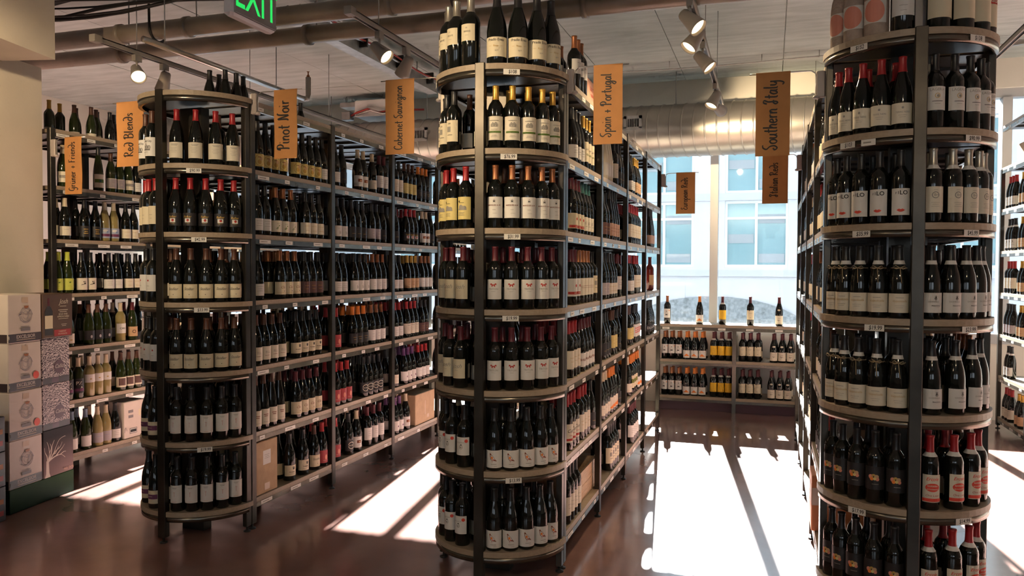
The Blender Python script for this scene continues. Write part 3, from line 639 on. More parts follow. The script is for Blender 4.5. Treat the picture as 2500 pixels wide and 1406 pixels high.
 'rhone': ('burgundy_bottle', 'burgundy', 'glass_dark', 'cap_maroon', ('lab_ivory', .088, .062, 74), a_rhone, 'bottle with white neck crest'),
 'yellowcap': ('bordeaux_bottle', 'bordeaux', 'glass_green', 'cap_yellow', ('lab_ivory', .060, .060, 70), a_none, 'yellow-capped green glass bottle'),
 'tallgreen': ('burgundy_bottle', 'burgundy', 'glass_green', 'cap_brown', ('lab_ivory', .060, .056, 70), a_none, 'dark green bottle with low white label'),
 'landscape': ('burgundy_bottle', 'burgundy', 'glass_green', 'cap_cream', ('lab_ivory', .076, .070, 72), a_landscape, 'bottle with grey landscape label'),
 'stripe3': ('slender_bottle', 'slender', 'glass_green', 'cap_black', ('lab_ivory', .100, .074, 64), a_stripe3, 'tall bottle with teal stripe label'),
 'framed': ('burgundy_bottle', 'burgundy', 'glass_green', 'cap_brown', ('lab_ivory', .076, .068, 74), a_frame, 'bottle with framed grey label'),
 'creamcapw': ('burgundy_bottle', 'burgundy', 'glass_dark', 'cap_cream', ('lab_ivory', .066, .062, 70), art_lines(1, .03, 'pr_grey', .01), 'cream-capped bottle with short ivory label'),
 'cloudy': ('burgundy_bottle', 'burgundy', 'glass_straw', 'cap_cream', ('lab_blue2', .076, .062, 70), a_cloudy, 'straw bottle with cloudy picture label'),
 'goldprint': ('burgundy_bottle', 'burgundy', 'glass_dark', 'cap_black', ('lab_black', .080, .066, 60), lambda p: (p.L(0, [.016, .0, -.014], .03, 'pr_gold', .005)), 'black bottle with gold print'),
 'lime': ('burgundy_bottle', 'burgundy', 'glass_green', 'cap_lime', ('lab_lime', .084, .066, 72), a_limemark, 'bottle with lime green label'),
 'mark': ('burgundy_bottle', 'burgundy', 'glass_dark', 'cap_black', ('lab_ivory', .086, .066, 72), a_blackmark, 'bottle with black brush marks label'),
 'swan': ('burgundy_bottle', 'burgundy', 'glass_green', 'cap_lime', ('lab_ivory', .070, .060, 72), lambda p: p.E(.010, -.010, .010, .004, 'pr_gold', 8), 'green bottle with small gold motif'),
 'darkgrey': ('burgundy_bottle', 'burgundy', 'glass_green', 'cap_brown', ('lab_black', .070, .070, 66), lambda p: p.E(.008, -.01, .008, .012, 'lab_grey', 8), 'dark bottle with pale spot'),
 'can': ('bordeaux_bottle', 'bordeaux', 'glass_straw', 'cap_cream', ('lab_white', .076, .100, 66), lambda p: p.T('CAN', .004, .0, .020, 'ink', 0, .01), 'straw-coloured bottle with lettered white label'),
 'tanround': ('burgundy_bottle', 'burgundy', 'glass_green', 'cap_maroon', ('lab_tan', .076, .068, 72), lambda p: p.O(0, 0, .014, .014, .004, 'ink', 14), 'bottle with ring on tan label'),
 'pz': ('bordeaux_bottle', 'bordeaux', 'glass_green', 'cap_cream', ('lab_black', .106, .094, 66), a_pz, 'green bottle with large white initials'),
 'strawwhite': ('bordeaux_bottle', 'bordeaux', 'glass_straw', 'cap_cream', ('lab_white', .060, .135, 72), lambda p: p.E(0, -.004, .008, .004, 'pr_gold', 8), 'straw-coloured bottle with high white label'),
 'darkframe': ('burgundy_bottle', 'burgundy', 'glass_green', 'cap_brown', ('lab_ivory', .078, .066, 72), a_darkframe, 'bottle with dark square label'),
 'bluecap': ('burgundy_bottle', 'burgundy', 'glass_green', 'cap_blue', ('lab_white', .078, .062, 66), a_none, 'blue-capped bottle with white label'),
 'amber': ('burgundy_bottle', 'burgundy', 'glass_straw', 'cap_cream', ('lab_grey', .074, .064, 74), art_lines(1, .04, 'pr_blue', .01), 'amber bottle with bluish label'),
}
mat('lab_blue2', (0.36, 0.42, 0.55), rough=0.6)
_ART = {}
def art_mesh(key):
    if key not in _ART:
        P = PR[key]; pr = Print(); P[5](pr)
        _ART[key] = pr.mesh('print', wrap_fn(P[1], P[4][2], .0012)) if pr.v else None
    return _ART[key]
ORD = ['first', 'second', 'third', 'fourth', 'fifth', 'sixth', 'seventh', 'eighth', 'ninth', 'tenth', 'eleventh', 'twelfth']
_CNT = {}
def collar_mesh(shape):
    k = ('col', shape)
    if k not in _BM:
        z = SHOULDER[shape] - .016
        _BM[k] = MB().lathe([(prof_r(shape, z + t) + .0006, z + t) for t in (0, .009, .018)], 14, 'lab_white', cap=False).mesh('neck_band')
    return _BM[k]
def bow_mesh():
    if 'bow' not in _BM:
        mb = MB(); z = .205; r = prof_r('burgundy', z) + .0025
        mb.tube([(r * math.sin(a), -r * math.cos(a), z) for a in [2 * PI * i / 14 for i in range(15)]], .0016, 'raffia', 5)
        y = -r - .003
        mb.tube([(0, y, z), (-.016, y - .002, z + .010), (-.026, y + .004, z + .002), (-.014, y, z - .004), (0, y, z)], .0016, 'raffia', 5)
        mb.tube([(0, y, z), (.016, y - .002, z + .008), (.024, y + .004, z), (.012, y, z - .005), (0, y, z)], .0016, 'raffia', 5)
        mb.tube([(0, y, z), (.003, y - .006, z - .030), (.006, y - .012, z - .062)], .0016, 'raffia', 5)
        _BM['bow'] = mb.mesh('raffia_bow')
    return _BM['bow']
def crestlet_mesh():
    if 'cl' not in _BM:
        p = Print(); p.E(0, 0, .016, .009, 'lab_ivory', 14); _BM['cl'] = p.mesh('neck_crest', wrap_fn('burgundy', .165, .0012))
    return _BM['cl']
def bottle(key, x, y, z, face, where, group):
    """one bottle: body mesh as the root, capsule / label / print below it; FACE turns the label from -Y towards +X (degrees)"""
    name, shape, glass, cap, lab, art, desc = PR[key]
    n = _CNT.get((desc, where), 0); _CNT[(desc, where)] = n + 1
    o = link(name, body_mesh(shape, glass))
    o.location = (x, y, z + .0004); o.rotation_euler = (0, 0, math.radians(face + random.uniform(-4, 4)))
    tag(o, f'{desc} {where}' if where.startswith('alone') else f'{desc}, {ORD[n]} from left, {where}', 'wine bottle', group)
    if cap != glass: link('capsule', cap_mesh(shape, cap), o)
    if lab:
        l = link('paper_label', label_mesh(shape, *lab), o)
        if art and art_mesh(key): link('print', art_mesh(key), l)
    if key in ('emblem', 'ercole', 'bow', 'sunny', 'round'): link('neck_band', collar_mesh(shape), o)
    if key == 'bow': link('raffia_bow', bow_mesh(), o)
    if key == 'rhone': link('neck_crest', crestlet_mesh(), o)
    return o
REAR = []        # (shape, x, y, z, capsule, label): the rows behind, joined into one object at the end
def rear(shape, x, y, z, cap='cap_black', lab='lab_ivory', face=0.0): REAR.append((shape, x, y, z, cap, lab, face))

# ------------------------------------------------------------------ the room
def struct(name, mb, label=None, cat=None):
    o = mb.build(name); o['kind'] = 'structure'
    if label: o['label'] = label
    return o
floor_mat()
RX0, RX1, RY0 = -8.6, 4.6, -5.0
fl = MB(); fl.box(RX0, RX1, RY0, YWIN + .3, -.2, 0.0, 'polished_concrete'); struct('floor', fl, 'polished reddish brown concrete floor')
# ceiling: cast slab with board joints; panels hang as parts of it
ce = MB(); ce.box(RX0, RX1, RY0, YWIN + .3, CEIL + .012, CEIL + .25, 'concrete'); CE = struct('ceiling', ce, 'bare grey concrete ceiling')
xs = [RX0, -7.6, -6.62, -5.62, -4.6, -3.55, -2.55, -1.76, -.92, .104, 1.1, 2.1, 3.2, RX1]
ys = [RY0, -2.2, .6, 3.0, 5.6, 8.17, YWIN + .3]
for i in range(len(xs) - 1):
    for j in range(len(ys) - 1):
        d = random.uniform(-.002, .002)
        p = MB(); p.box(xs[i] + .004, xs[i + 1] - .004, ys[j] + .003, ys[j + 1] - .003, CEIL + d, CEIL + .02, 'concrete'); p.build('panel', CE)
# walls
w = MB(); w.box(RX0 - .2, RX0, RY0, YWIN + .3, 0, CEIL + .2, 'cream_wall'); struct('wall_left', w)
w = MB(); w.box(RX1, RX1 + .2, RY0, YWIN + .3, 0, CEIL + .2, 'cream_wall'); struct('wall_right', w)
w = MB(); w.box(RX0, RX1, RY0 - .2, RY0, 0, 1.3, 'cream_wall'); w.box(RX0, RX1, RY0 - .2, RY0, 2.7, CEIL + .2, 'cream_wall')
for x0, x1 in ((RX0, -3.2), (-1.6, -.2), (3.4, RX1)): w.box(x0, x1, RY0 - .2, RY0, 1.3, 2.7, 'cream_wall')  # gaps between these are openings added behind the viewer for fill skylight
struct('wall_front', w)
# window wall: low wall, cream beam above, glass between mullions
w = MB(); w.box(RX0, RX1, YWIN, YWIN + .25, 0, .78, 'cream_wall'); w.box(RX0, RX1, YWIN - .06, YWIN + .25, 3.36, CEIL + .2, 'cream_wall'); struct('wall_back', w, 'cream beam and low wall framing the street window')
MX = [-8.4, -6.85, -4.8, -2.7, -.600, 1.5, 2.25, 4.0]
wn = MB()
wn.box(RX0, RX1, YWIN - .02, YWIN + .10, .78, .88, 'mullion'); wn.box(RX0, RX1, YWIN - .02, YWIN + .10, 3.27, 3.36, 'mullion')
WIN = tag(struct('window_1', wn, 'pale metal framed street window running the width of the shop'), kind='structure')
for x in MX:
    m_ = MB(); m_.box(x - .043, x + .043, YWIN - .04, YWIN + .12, .88, 3.27, 'mullion'); m_.build('mullion', WIN)
for a, b in zip([RX0] + MX, MX + [RX1]):
    if b - a > .3:
        m_ = MB(); m_.box(a + .03, b - .03, YWIN + .03, YWIN + .038, .86, 3.29, 'window_glass'); m_.build('pane', WIN)
# column with an overhanging bulkhead by the boxes, turned 10 degrees off the aisles
CR = math.radians(8.5)
c = MB(); c.box(-.62, 0, -1.6, 0, 0, 2.9, 'plaster')
o = struct('column', c, 'beige plastered pier behind the stacked cases'); o.location = (-4.80, 4.165, 0); o.rotation_euler = (0, 0, CR)
c = MB(); c.box(-.9, .0, -1.9, 0, 2.862, CEIL + .05, 'plaster')
o = struct('beam', c, 'beige bulkhead overhanging the plastered pier'); o.location = (-4.395, 3.915, 0); o.rotation_euler = (0, 0, math.radians(13))
# ------------------------------------------------------------------ outside: the building across the street
st = MB(); st.box(-22, 20, 10.5, 19.9, -4.2, -4.0, 'street'); tag(st.build('street'), 'pale grey street below the window', 'street', kind='structure')
B = thing('building', 'pale stone building with gridded windows across the street', 'building', (0, 20, -4))
FZ = 4.0
def bpart(name, x0, x1, y0, y1, z0, z1, m, par=None): return MB().box(x0, x1, y0, y1, z0 + FZ, z1 + FZ, m).build(name, par or B)
bpart('lower_wall', -16, 14, 0, .5, -4, 1.34, 'facade')
bpart('ledge', -16, 14, -.06, .02, 1.34, 1.50, 'facade_trim')
bpart('sill_band', -16, 14, -.02, .3, 1.50, 1.56, 'facade')
bpart('floor_band', -16, 14, -.04, .3, 3.20, 3.38, 'facade_trim')
bpart('upper_wall', -16, 14, 0, .5, 5.0, 5.9, 'facade')
bpart('back_wall', -16, 14, .35, .5, 1.5, 5.0, 'facade_blind')
for k in range(-7, 7):
    cx = -.325 + 2.23 * k
    bpart('pier', cx + .74, cx + 1.49, 0, .35, 1.5, 5.0, 'facade')
    bpart('wall_panel', cx - .55, cx + .55, -.025, .0, -.2, 1.15, 'facade')
    if k < -4 or k > 3: continue
    for z0, z1 in ((1.56, 3.20), (3.38, 5.0)):
        fr = MB()
        for a, b in ((-.74, -.68), (-.03, .03), (.68, .74)): fr.box(cx + a, cx + b, .08, .16, z0 + FZ, z1 + FZ, 'facade_frame')
        for a, b in ((z0, z0 + .07), (z1 - .07, z1), (z0 + (z1 - z0) * .72, z0 + (z1 - z0) * .72 + .06)): fr.box(cx - .74, cx + .74, .09, .15, a + FZ, b + FZ, 'facade_frame')
        fw = fr.build('window', B)
        bpart('pane', cx - .70, cx + .70, .13, .14, z0, z1, 'facade_glass', fw)
        for q in range(3):
            zz = z0 + .12 + .48 * q; a = -.66 if q % 2 else .06
            bpart('blind', cx + a, cx + a + .6, .115, .128, zz, zz + .22, 'facade_blind', fw)
aw = MB(); pts = [(-1.3 + 2.2 * math.cos(PI - PI * i / 20), .86 * math.sin(PI * i / 20)) for i in range(21)]
vs = [(x, -.18, z + FZ - .02) for x, z in pts] + [(x, .02, z + FZ - .02) for x, z in pts]
aw.add(vs, [tuple(range(21)), tuple(range(41, 20, -1))] + [(i + 1, i, i + 21, i + 22) for i in range(20)] + [(0, 20, 41, 21)], 'awning')
tag(aw.build('arch_panel', B), 'dark mottled arched panel')

# ------------------------------------------------------------------ shelving
SHN = ['top', 'second', 'third', 'fourth', 'fifth', 'sixth', 'bottom', 'lowest']
def post(parent, x0, x1, y0, y1, h=HP, foot=True):
    p = MB(); p.bbox(x0, x1, y0, y1, .032, h, 'rack_metal', .003); po = p.build('post', parent)
    if foot:
        f = MB(); f.lathe([(.021, 0), (.021, .006), (.012, .009), (.0065, .011), (.0065, .034)], 10, 'foot_rubber', ((x0 + x1) / 2, (y0 + y1) / 2, 0)); f.build('foot', po)
    return po
def tag_mesh(txt=None, w=.072, h=.022):
    """price ticket lying in the xz plane, facing -Y, with its printed price"""
    p = Print(); p.R(0, 0, w, h, 'tag_white', 1)
    if txt: p.T(txt, .004, 0, h * .92, 'ink', .1, .012, .8)
    else: p.R(-w * .08, 0, w * .55, h * .22, 'pr_grey', 1)
    return p.mesh('price_tag', lambda s, t, l: (s, -.0006 - .0004 * l, t))
_TAG = [tag_mesh(None, .075), tag_mesh(None, .05), tag_mesh(None, .11)]
def side_rack(name, label, xf, sgn, y0, nb, lev, blank=(), tags=True, dpt=RW):
    """a run of bays; the aisle face is at x = xf and looks along sgn * X"""
    r = thing(name, label, 'shelf rack', (xf - sgn * dpt / 2, y0, 0))
    ox, oy = xf - sgn * dpt / 2, y0
    xa, xb = -dpt / 2, dpt / 2
    for i in range(nb + 1):
        for s in (-1, 1):
            x_ = s * dpt / 2
            post(r, min(x_, x_ - s * .034), max(x_, x_ - s * .034), i * BAY + (.003 if i == 0 else -.022), i * BAY + (.047 if i == 0 else .024))
    for i in range(nb):
        yc = (i + .5) * BAY
        if dpt > .5: p = MB(); p.box(-.045, .045, yc - .03, yc + .03, 0, lev[0] - .05, 'rack_metal'); p.build('spine_post', r)
        for k, z in enumerate(lev):
            if (i, k) in blank: continue
            s = MB(); ya, yb = i * BAY + .024, (i + 1) * BAY - .022
            s.box(xa + .006, xb - .006, ya, yb, z - .027, z, 'shelf_wood'); so = s.build('shelf', r)
            u = MB(); u.box(xa + .03, xb - .03, ya, yb, z - .034, z - .0272, 'shelf_under')
            for q in (.25, .5, .75): u.box(xa + .03, xb - .03, ya + (yb - ya) * q - .012, ya + (yb - ya) * q + .012, z - .048, z - .034, 'shelf_under')
            u.build('underside', so)
            for sd in (-1, 1):
                x1 = sd * (dpt / 2 - .004)
                m_ = MB(); m_.box(min(x1, x1 - sd * .004), max(x1, x1 - sd * .004), ya, yb, z - .052, z - .0272, 'rail_metal')
                m_.box(min(x1, x1 - sd * .022), max(x1, x1 - sd * .022), ya, yb, z - .056, z - .052, 'rail_metal'); m_.build('rail', so)
            if tags and k < len(lev) - 0:
                yy = ya + random.uniform(.08, .16)
                while yy < yb - .08:
                    t = link('price_tag', random.choice(_TAG), so); t.location = (sgn * (dpt / 2 - .0035), yy, z - .040); t.rotation_euler = (0, 0, sgn * PI / 2)
                    yy += random.uniform(.2, .36)
    return r
def end_shelf(name, label, xf, prices):
    """half-round end shelf in front of a rack whose +X face is xf; prices: {(level, angle): text}"""
    xc = xf - RW / 2
    r = thing(name, label, 'end shelf', (xc, Y0, 0))
    post(r, RW / 2 - .030, RW / 2, -.047, -.003); post(r, -RW / 2, -RW / 2 + .030, -.047, -.003)
    post(r, -.024, .024, -CAPR - .008, -CAPR + .030)
    p = MB(); p.box(-.075, .075, -.10, -.035, 0, LEV[0] - .05, 'rack_metal'); p.build('spine_post', r)
    R_ = CAPR
    for k, z in enumerate(LEV):
        s = MB(); n = 28
        for z0, z1, rr, m in ((z - .027, z, R_, 'shelf_wood'),):
            # two curved noses that stop at the front post, joined by the board behind them
            pts = [(rr * math.sin(a), -.004 - (rr - .004) * math.cos(a)) for a in [-PI / 2 + PI * i / n for i in range(n + 1)]]
            vs = [(x, y, z0) for x, y in pts] + [(x, y, z1) for x, y in pts]
            N = n + 1
            s.add(vs, [tuple(range(N - 1, -1, -1)), tuple(range(N, 2 * N))] + [(i, i + 1, N + i + 1, N + i) for i in range(n)] + [(N - 1, 0, N, 2 * N - 1)], m)
        so = s.build('shelf', r)
        for sd in (-1, 1):
            b = MB(); rr = R_ - .003
            a0, a1 = (.075, PI / 2 - .10) if sd > 0 else (-PI / 2 + .10, -.075)
            b.lathe([(rr - .022, -.056), (rr, -.056), (rr, -.0272), (rr - .004, -.0272), (rr - .004, -.052), (rr - .022, -.052)], 18, 'rail_metal', (0, 0, z), True, a0, a1); b.build('rail', so)
        u = MB(); rr = R_ - .03
        pts = [(rr * math.sin(a), -.03 - (rr - .03) * math.cos(a)) for a in [-PI / 2 + PI * i / 16 for i in range(17)]]
        vs = [(x, y, z - .036) for x, y in pts] + [(x, y, z - .0275) for x, y in pts]
        u.add(vs, [tuple(range(16, -1, -1))] + [(i, i + 1, 18 + i, 17 + i) for i in range(16)], 'shelf_under'); u.build('underside', so)
        for (kk, ang), txt in prices.items():
            if kk == k:
                a = math.radians(ang); t = link('price_tag', tag_mesh(txt if txt else None, .078 if txt else .06, .026), so)
                t.location = ((R_ - .001) * math.sin(a), -(R_ - .001) * math.cos(a), z - .041); t.rotation_euler = (0, 0, a)
    return r
side_rack('shelving_rack', 'dark metal rack with wooden shelves behind the Pinot Noir sign', XL, 1, Y0, 4, LEV)
side_rack('shelving_rack', 'dark metal rack with wooden shelves behind the Spain and Portugal sign', XM, 1, Y0, 4, LEV)
side_rack('shelving_rack', 'dark metal rack with wooden shelves behind the Southern Italy sign', XR, -1, Y0, 4, LEV)
side_rack('shelving_rack', 'dark metal rack of white wines behind the stacked cases', X4, 1, Y4, 3, LEV)
LEV5 = [.12 + .398 * i for i in range(7, -1, -1)]
side_rack('shelving_rack', 'pale lit wall rack at the far right beside the window', 2.10, -1, 7.745, 1, LEV5, dpt=.36)
end_shelf('round_end_shelf', 'round end shelf with red-capped bottles under plain black bottles', XL,
          {(1, 32): '$90.99', (2, 36): '$42.99', (3, 38): '$33.99', (5, 40): '$19.99'})
end_shelf('round_end_shelf', 'round end shelf topped by large magnums beside the Spain sign', XM,
          {(0, 25): '$108', (0, -62): '', (1, 23): '$76.99', (1, -64): '', (2, 26): '$31.99', (3, 25): '$19.99', (5, 28): '$13.99', (5, -62): ''})
end_shelf('round_end_shelf', 'tall round end shelf with lips labels and raffia-tied bottles', XR + RW,
          {(0, -40): '$152', (0, 38): '$138', (1, -48): '$103', (1, -32): '', (1, 36): '$90.99', (2, -36): '$35.99', (2, 36): '$45.99', (3, -26): '$19.99', (3, 36): '$23.99', (5, -36): '$17.99', (5, 34): '$14.99'})

# ------------------------------------------------------------------ bottles on the round end shelves
CAPN = {'L': ('left end shelf', XL - RW / 2), 'M': ('middle end shelf', XM - RW / 2), 'R': ('right end shelf', XR + RW / 2)}
def cap_row(c, lev, key, angs, rb=None, ff=.6, f0=3.0):
    nm, xc = CAPN[c]; P = PR[key]; r_ = rb or (CAPR - RAD[P[1]] - .012)
    for a in sorted(angs):
        t = math.radians(a)
        bottle(key, xc + r_ * math.sin(t), Y0 - r_ * math.cos(t), LEV[lev], a * ff + f0, f'{SHN[lev]} tier, {nm}', f'bottles on the {nm}')
A5 = [11.5, 27, 42.5, 58, 73.3]; B5 = [-a for a in A5]; A4 = [13, 33, 53, 72]
def cap_rear(c, lev, cap, n=(20, 52, 84), sgn=(1, -1), lab='lab_ivory', shape='bordeaux'):
    xc = CAPN[c][1]
    for s in sgn:
        for a in n:
            t = math.radians(a * s); r_ = .185
            rear(shape, xc + r_ * math.sin(t), Y0 - r_ * math.cos(t) - .012, LEV[lev], cap, lab, a * s * .6)
for _x, _y in ((-3.44, 4.215), (-3.455, 4.325), (-3.335, 4.235), (-3.325, 4.33), (-3.335, 4.415)):
    bottle('blackplain', _x, _y, LEV[0], 30, 'top of left rack', 'plain bottles on the left rack top')
cap_row('L', 1, 'redcream', [13, 33, 53, 72]); cap_row('L', 1, 'city', [-20, -45], .303); cap_rear('L', 1, 'cap_brown', (70,), (1,))
cap_row('L', 2, 'goldblack', A5); cap_row('L', 2, 'redcap3', [-14, -29, -46], .303); cap_rear('L', 2, 'cap_black', (40, 75))
cap_row('L', 3, 'stoller', A5); cap_row('L', 3, 'dotlabel', [-20, -45], .303); cap_rear('L', 3, 'cap_brown')
cap_row('L', 4, 'stoller', A5); cap_row('L', 4, 'dotlabel', [-14, -29, -46], .303); cap_rear('L', 4, 'cap_brown')
cap_row('L', 5, 'tline', A5); cap_row('L', 5, 'purpleband', [-19, -46], .300); cap_rear('L', 5, 'cap_black')
cap_row('L', 6, 'tline', A5); cap_row('L', 6, 'purpleband', [-19, -46], .300); cap_rear('L', 6, 'cap_black')
cap_row('M', 0, 'prado', [12.2, 32.4, 52.7, 73]); cap_row('M', 0, 'brave', [-15, -35, -54, -73])
cap_row('M', 1, 'castle', A5); cap_row('M', 1, 'estate', [-36, -54, -72]); cap_rear('M', 1, 'cap_gold', (28, 60), (1,)); cap_rear('M', 1, 'cap_brown', (15, 45), (-1,))
cap_row('M', 2, 'marques', A5); cap_row('M', 2, 'chateau', [-19, -37, -55, -73]); cap_rear('M', 2, 'cap_brown', (22, 50, 80), (1,)); cap_rear('M', 2, 'cap_black', (20,), (-1,))
cap_row('M', 3, 'triton', A5); cap_row('M', 3, 'josh', [-22, -39, -56, -73]); cap_rear('M', 3, 'cap_maroon')
cap_row('M', 4, 'triton', A5); cap_row('M', 4, 'josh', [-25, -43, -70]); cap_rear('M', 4, 'cap_maroon')
cap_row('M', 5, 'bird', A5); cap_row('M', 5, 'excel', [-20, -38, -55.5, -73]); cap_rear('M', 5, 'cap_black')
cap_row('M', 6, 'bird', A5); cap_row('M', 6, 'excel', [-22, -38.5, -56, -73]); cap_rear('M', 6, 'cap_black')
cap_row('R', 0, 'wrapped', [-32.6, -52.8, -73]); cap_row('R', 0, 'whitemag', [-12.2]); cap_row('R', 0, 'redtop', [14, 34, 54, 73])
cap_row('R', 1, 'terre', B5); cap_row('R', 1, 'laderia', A5); cap_rear('R', 1, 'cap_red', (22, 62), (-1,)); cap_rear('R', 1, 'cap_black', (85,), (1,))
cap_row('R', 2, 'filo', B5); cap_row('R', 2, 'round', A5); cap_rear('R', 2, 'cap_black', (20, 52, 84), (-1,)); cap_rear('R', 2, 'cap_silver', (20, 52, 84), (1,))
cap_row('R', 3, 'bow', B5); cap_row('R', 3, 'emblem', A5); cap_rear('R', 3, 'cap_black')
cap_row('R', 4, 'bow', B5); cap_row('R', 4, 'emblem', A4); cap_rear('R', 4, 'cap_black')
cap_row('R', 5, 'flower', B5); cap_row('R', 5, 'ercole', A4); cap_rear('R', 5, 'cap_black', (20, 52, 84), (-1,)); cap_rear('R', 5, 'cap_red', (25, 55, 85), (1,))
cap_row('R', 6, 'flower', B5); cap_row('R', 6, 'ercole', A4); cap_rear('R', 6, 'cap_black', (20, 52, 84), (-1,)); cap_rear('R', 6, 'cap_red', (25, 55, 85), (1,))

# ------------------------------------------------------------------ bottles in the bays
def bay_row(xf, sgn, ybay, z, lst, where, group, turn=24.0, inset=.012, rears=1, skiprear=()):
    """LST: (offset along the bay to the first bottle's axis, count, product, pitch); sorted from the near end"""
    for it in lst:
        off, n, key = it[:3]; sh = PR[key][1]; pitch = it[3] if len(it) > 3 else 2 * RAD[sh] + .003
        for i in range(n):
            yy = ybay + off + i * pitch + random.uniform(-.0007, .0007); xx = xf - sgn * (RAD[sh] + inset + random.uniform(0, .0015))
            bottle(key, xx, yy, z, sgn * (90 - turn), where, group)
            for q in range(rears):
                if key not in skiprear: rear(sh, xx - sgn * (2 * RAD[sh] + .004) * (q + 1), yy + random.uniform(-.002, .002), z, PR[key][3], PR[key][4][0] if PR[key][4] else 'lab_ivory', sgn * (90 - turn))
BW = ['first', 'second', 'third', 'fourth']
def cell(rk, bay, lev, lst, **kw):
    xf, y0, nm = {'L': (XL, Y0, 'left rack'), 'M': (XM, Y0, 'middle rack'), 'W': (X4, Y4, 'white wine rack')}[rk]
    bay_row(xf, 1, y0 + bay * BAY, LEV[lev], lst, f'{SHN[lev]} shelf, {BW[bay]} bay, {nm}', f'bottles in the {nm}', **kw)
# left rack
bottle('blackplain', -3.45, 5.26, LEV[0], 30, 'top of left rack', 'plain bottles on the left rack top')
cell('L', 0, 1, [(.13, 4, 'painted'), (.52, 4, 'painted'), (.84, 1, 'wlow')], rears=0)
cell('L', 0, 2, [(.12, 2, 'wlow'), (.31, 3, 'leaf'), (.63, 3, 'wline')])
cell('L', 0, 3, [(.13, 1, 'wlow'), (.35, 3, 'script'), (.62, 3, 'brownlab')], rears=2)
cell('L', 0, 4, [(.11, 4, 'ell'), (.52, 4, 'crest')], rears=2)
cell('L', 0, 5, [(.10, 4, 'slim', .079), (.52, 4, 'scriptred')], rears=1)
cell('L', 0, 6, [(.45, 1, 'crest'), (.60, 1, 'crest'), (.735, 1, 'stoller'), (.83, 1, 'redlab')], rears=1)
cell('L', 1, 1, [(.10, 1, 'wlow'), (.19, 1, 'darklab'), (.42, 2, 'picture'), (.64, 1, 'creamcapw'), (.75, 2, 'maroonwhite')], rears=0)
cell('L', 1, 2, [(.12, 2, 'tree'), (.32, 3, 'darklab'), (.62, 2, 'greylab'), (.80, 1, 'darklab')])
cell('L', 1, 3, [(.12, 2, 'wlow'), (.36, 3, 'tree'), (.64, 3, 'pinkcap')], rears=2)
cell('L', 1, 4, [(.11, 1, 'redlab'), (.34, 3, 'orangedark'), (.62, 3, 'pinkcap')], rears=2)
cell('L', 1, 5, [(.10, 3, 'redlab'), (.50, 4, 'badge')], rears=1)
cell('L', 1, 6, [(.10, 1, 'redlab'), (.28, 1, 'badge'), (.40, 1, 'picture'), (.56, 3, 'maroonwhite', .10)], rears=1)
cell('L', 2, 1, [(.11, 2, 'creamdark'), (.29, 3, 'yellowish'), (.56, 3, 'orangedark')], rears=0)
cell('L', 2, 2, [(.12, 1, 'darklab'), (.32, 3, 'goldblack'), (.64, 2, 'picture'), (.82, 1, 'darklab')])
cell('L', 2, 3, [(.11, 2, 'wlow'), (.34, 3, 'tan'), (.62, 3, 'pinkcap')], rears=2)
cell('L', 2, 4, [(.11, 2, 'redwhite'), (.33, 3, 'redcream'), (.62, 2, 'brownlab')], rears=2)
cell('L', 2, 5, [(.11, 1, 'wline'), (.28, 3, 'purplecap'), (.56, 3, 'redwhite')], rears=1)
cell('L', 2, 6, [(.12, 2, 'purplecap'), (.32, 1, 'picture')], rears=1)
# middle rack
cell('M', 0, 0, [(.36, 3, 'bulky')], rears=0)
for _y in (4.285, 4.365): bottle('bulky', -1.148, _y, LEV[0], 55, 'back row, top of middle rack', 'bottles in the middle rack')
cell('M', 0, 1, [(.30, 3, 'wlow'), (.56, 3, 'greenrib')], rears=0)
cell('M', 0, 2, [(.30, 3, 'redbase'), (.55, 3, 'tealcap')])
cell('M', 0, 3, [(.30, 2, 'redbasew'), (.48, 4, 'coppercream'), (.83, 1, 'estate')], rears=2)
cell('M', 0, 4, [(.24, 3, 'redivory'), (.52, 4, 'bhi')], rears=2)
cell('M', 0, 5, [(.22, 3, 'cune'), (.50, 3, 'redivory'), (.80, 1, 'darklab')], rears=1)
cell('M', 0, 6, [(.20, 4, 'creamdark')], rears=0)
cell('M', 1, 1, [(.24, 3, 'whitewrap'), (.58, 1, 'creamdark'), (.72, 2, 'darklab')], rears=0)
cell('M', 1, 2, [(.22, 2, 'brownlab'), (.42, 4, 'peach')])
cell('M', 1, 3, [(.22, 2, 'greylab'), (.42, 3, 'wline'), (.74, 1, 'maroonwhite')], rears=2)
cell('M', 1, 4, [(.22, 3, 'darklab'), (.52, 2, 'yellowish'), (.74, 1, 'darklab')], rears=2)
cell('M', 1, 5, [(.20, 3, 'creamcapw'), (.47, 3, 'orangelab'), (.76, 1, 'darklab')], rears=1)
cell('M', 1, 6, [(.46, 4, 'estate')], rears=1)
cell('M', 2, 1, [(.30, 2, 'wlow'), (.52, 3, 'tan')], rears=0)
cell('M', 2, 2, [(.28, 6, 'redivory', .082)])
cell('M', 2, 3, [(.30, 2, 'redwhite'), (.55, 3, 'redivory')], rears=2)
cell('M', 2, 4, [(.30, 2, 'yellowish'), (.54, 3, 'dots6')], rears=2)
cell('M', 2, 5, [(.30, 1, 'creamcapw'), (.42, 3, 'greengold'), (.70, 2, 'mountain')], rears=1)
cell('M', 2, 6, [(.42, 4, 'maroonwhite')], rears=1)
cell('M', 3, 2, [(.42, 3, 'pinklab')], rears=0)
cell('M', 3, 3, [(.55, 1, 'roselab')], rears=0)
cell('M', 3, 4, [(.38, 4, 'duo')], rears=0)
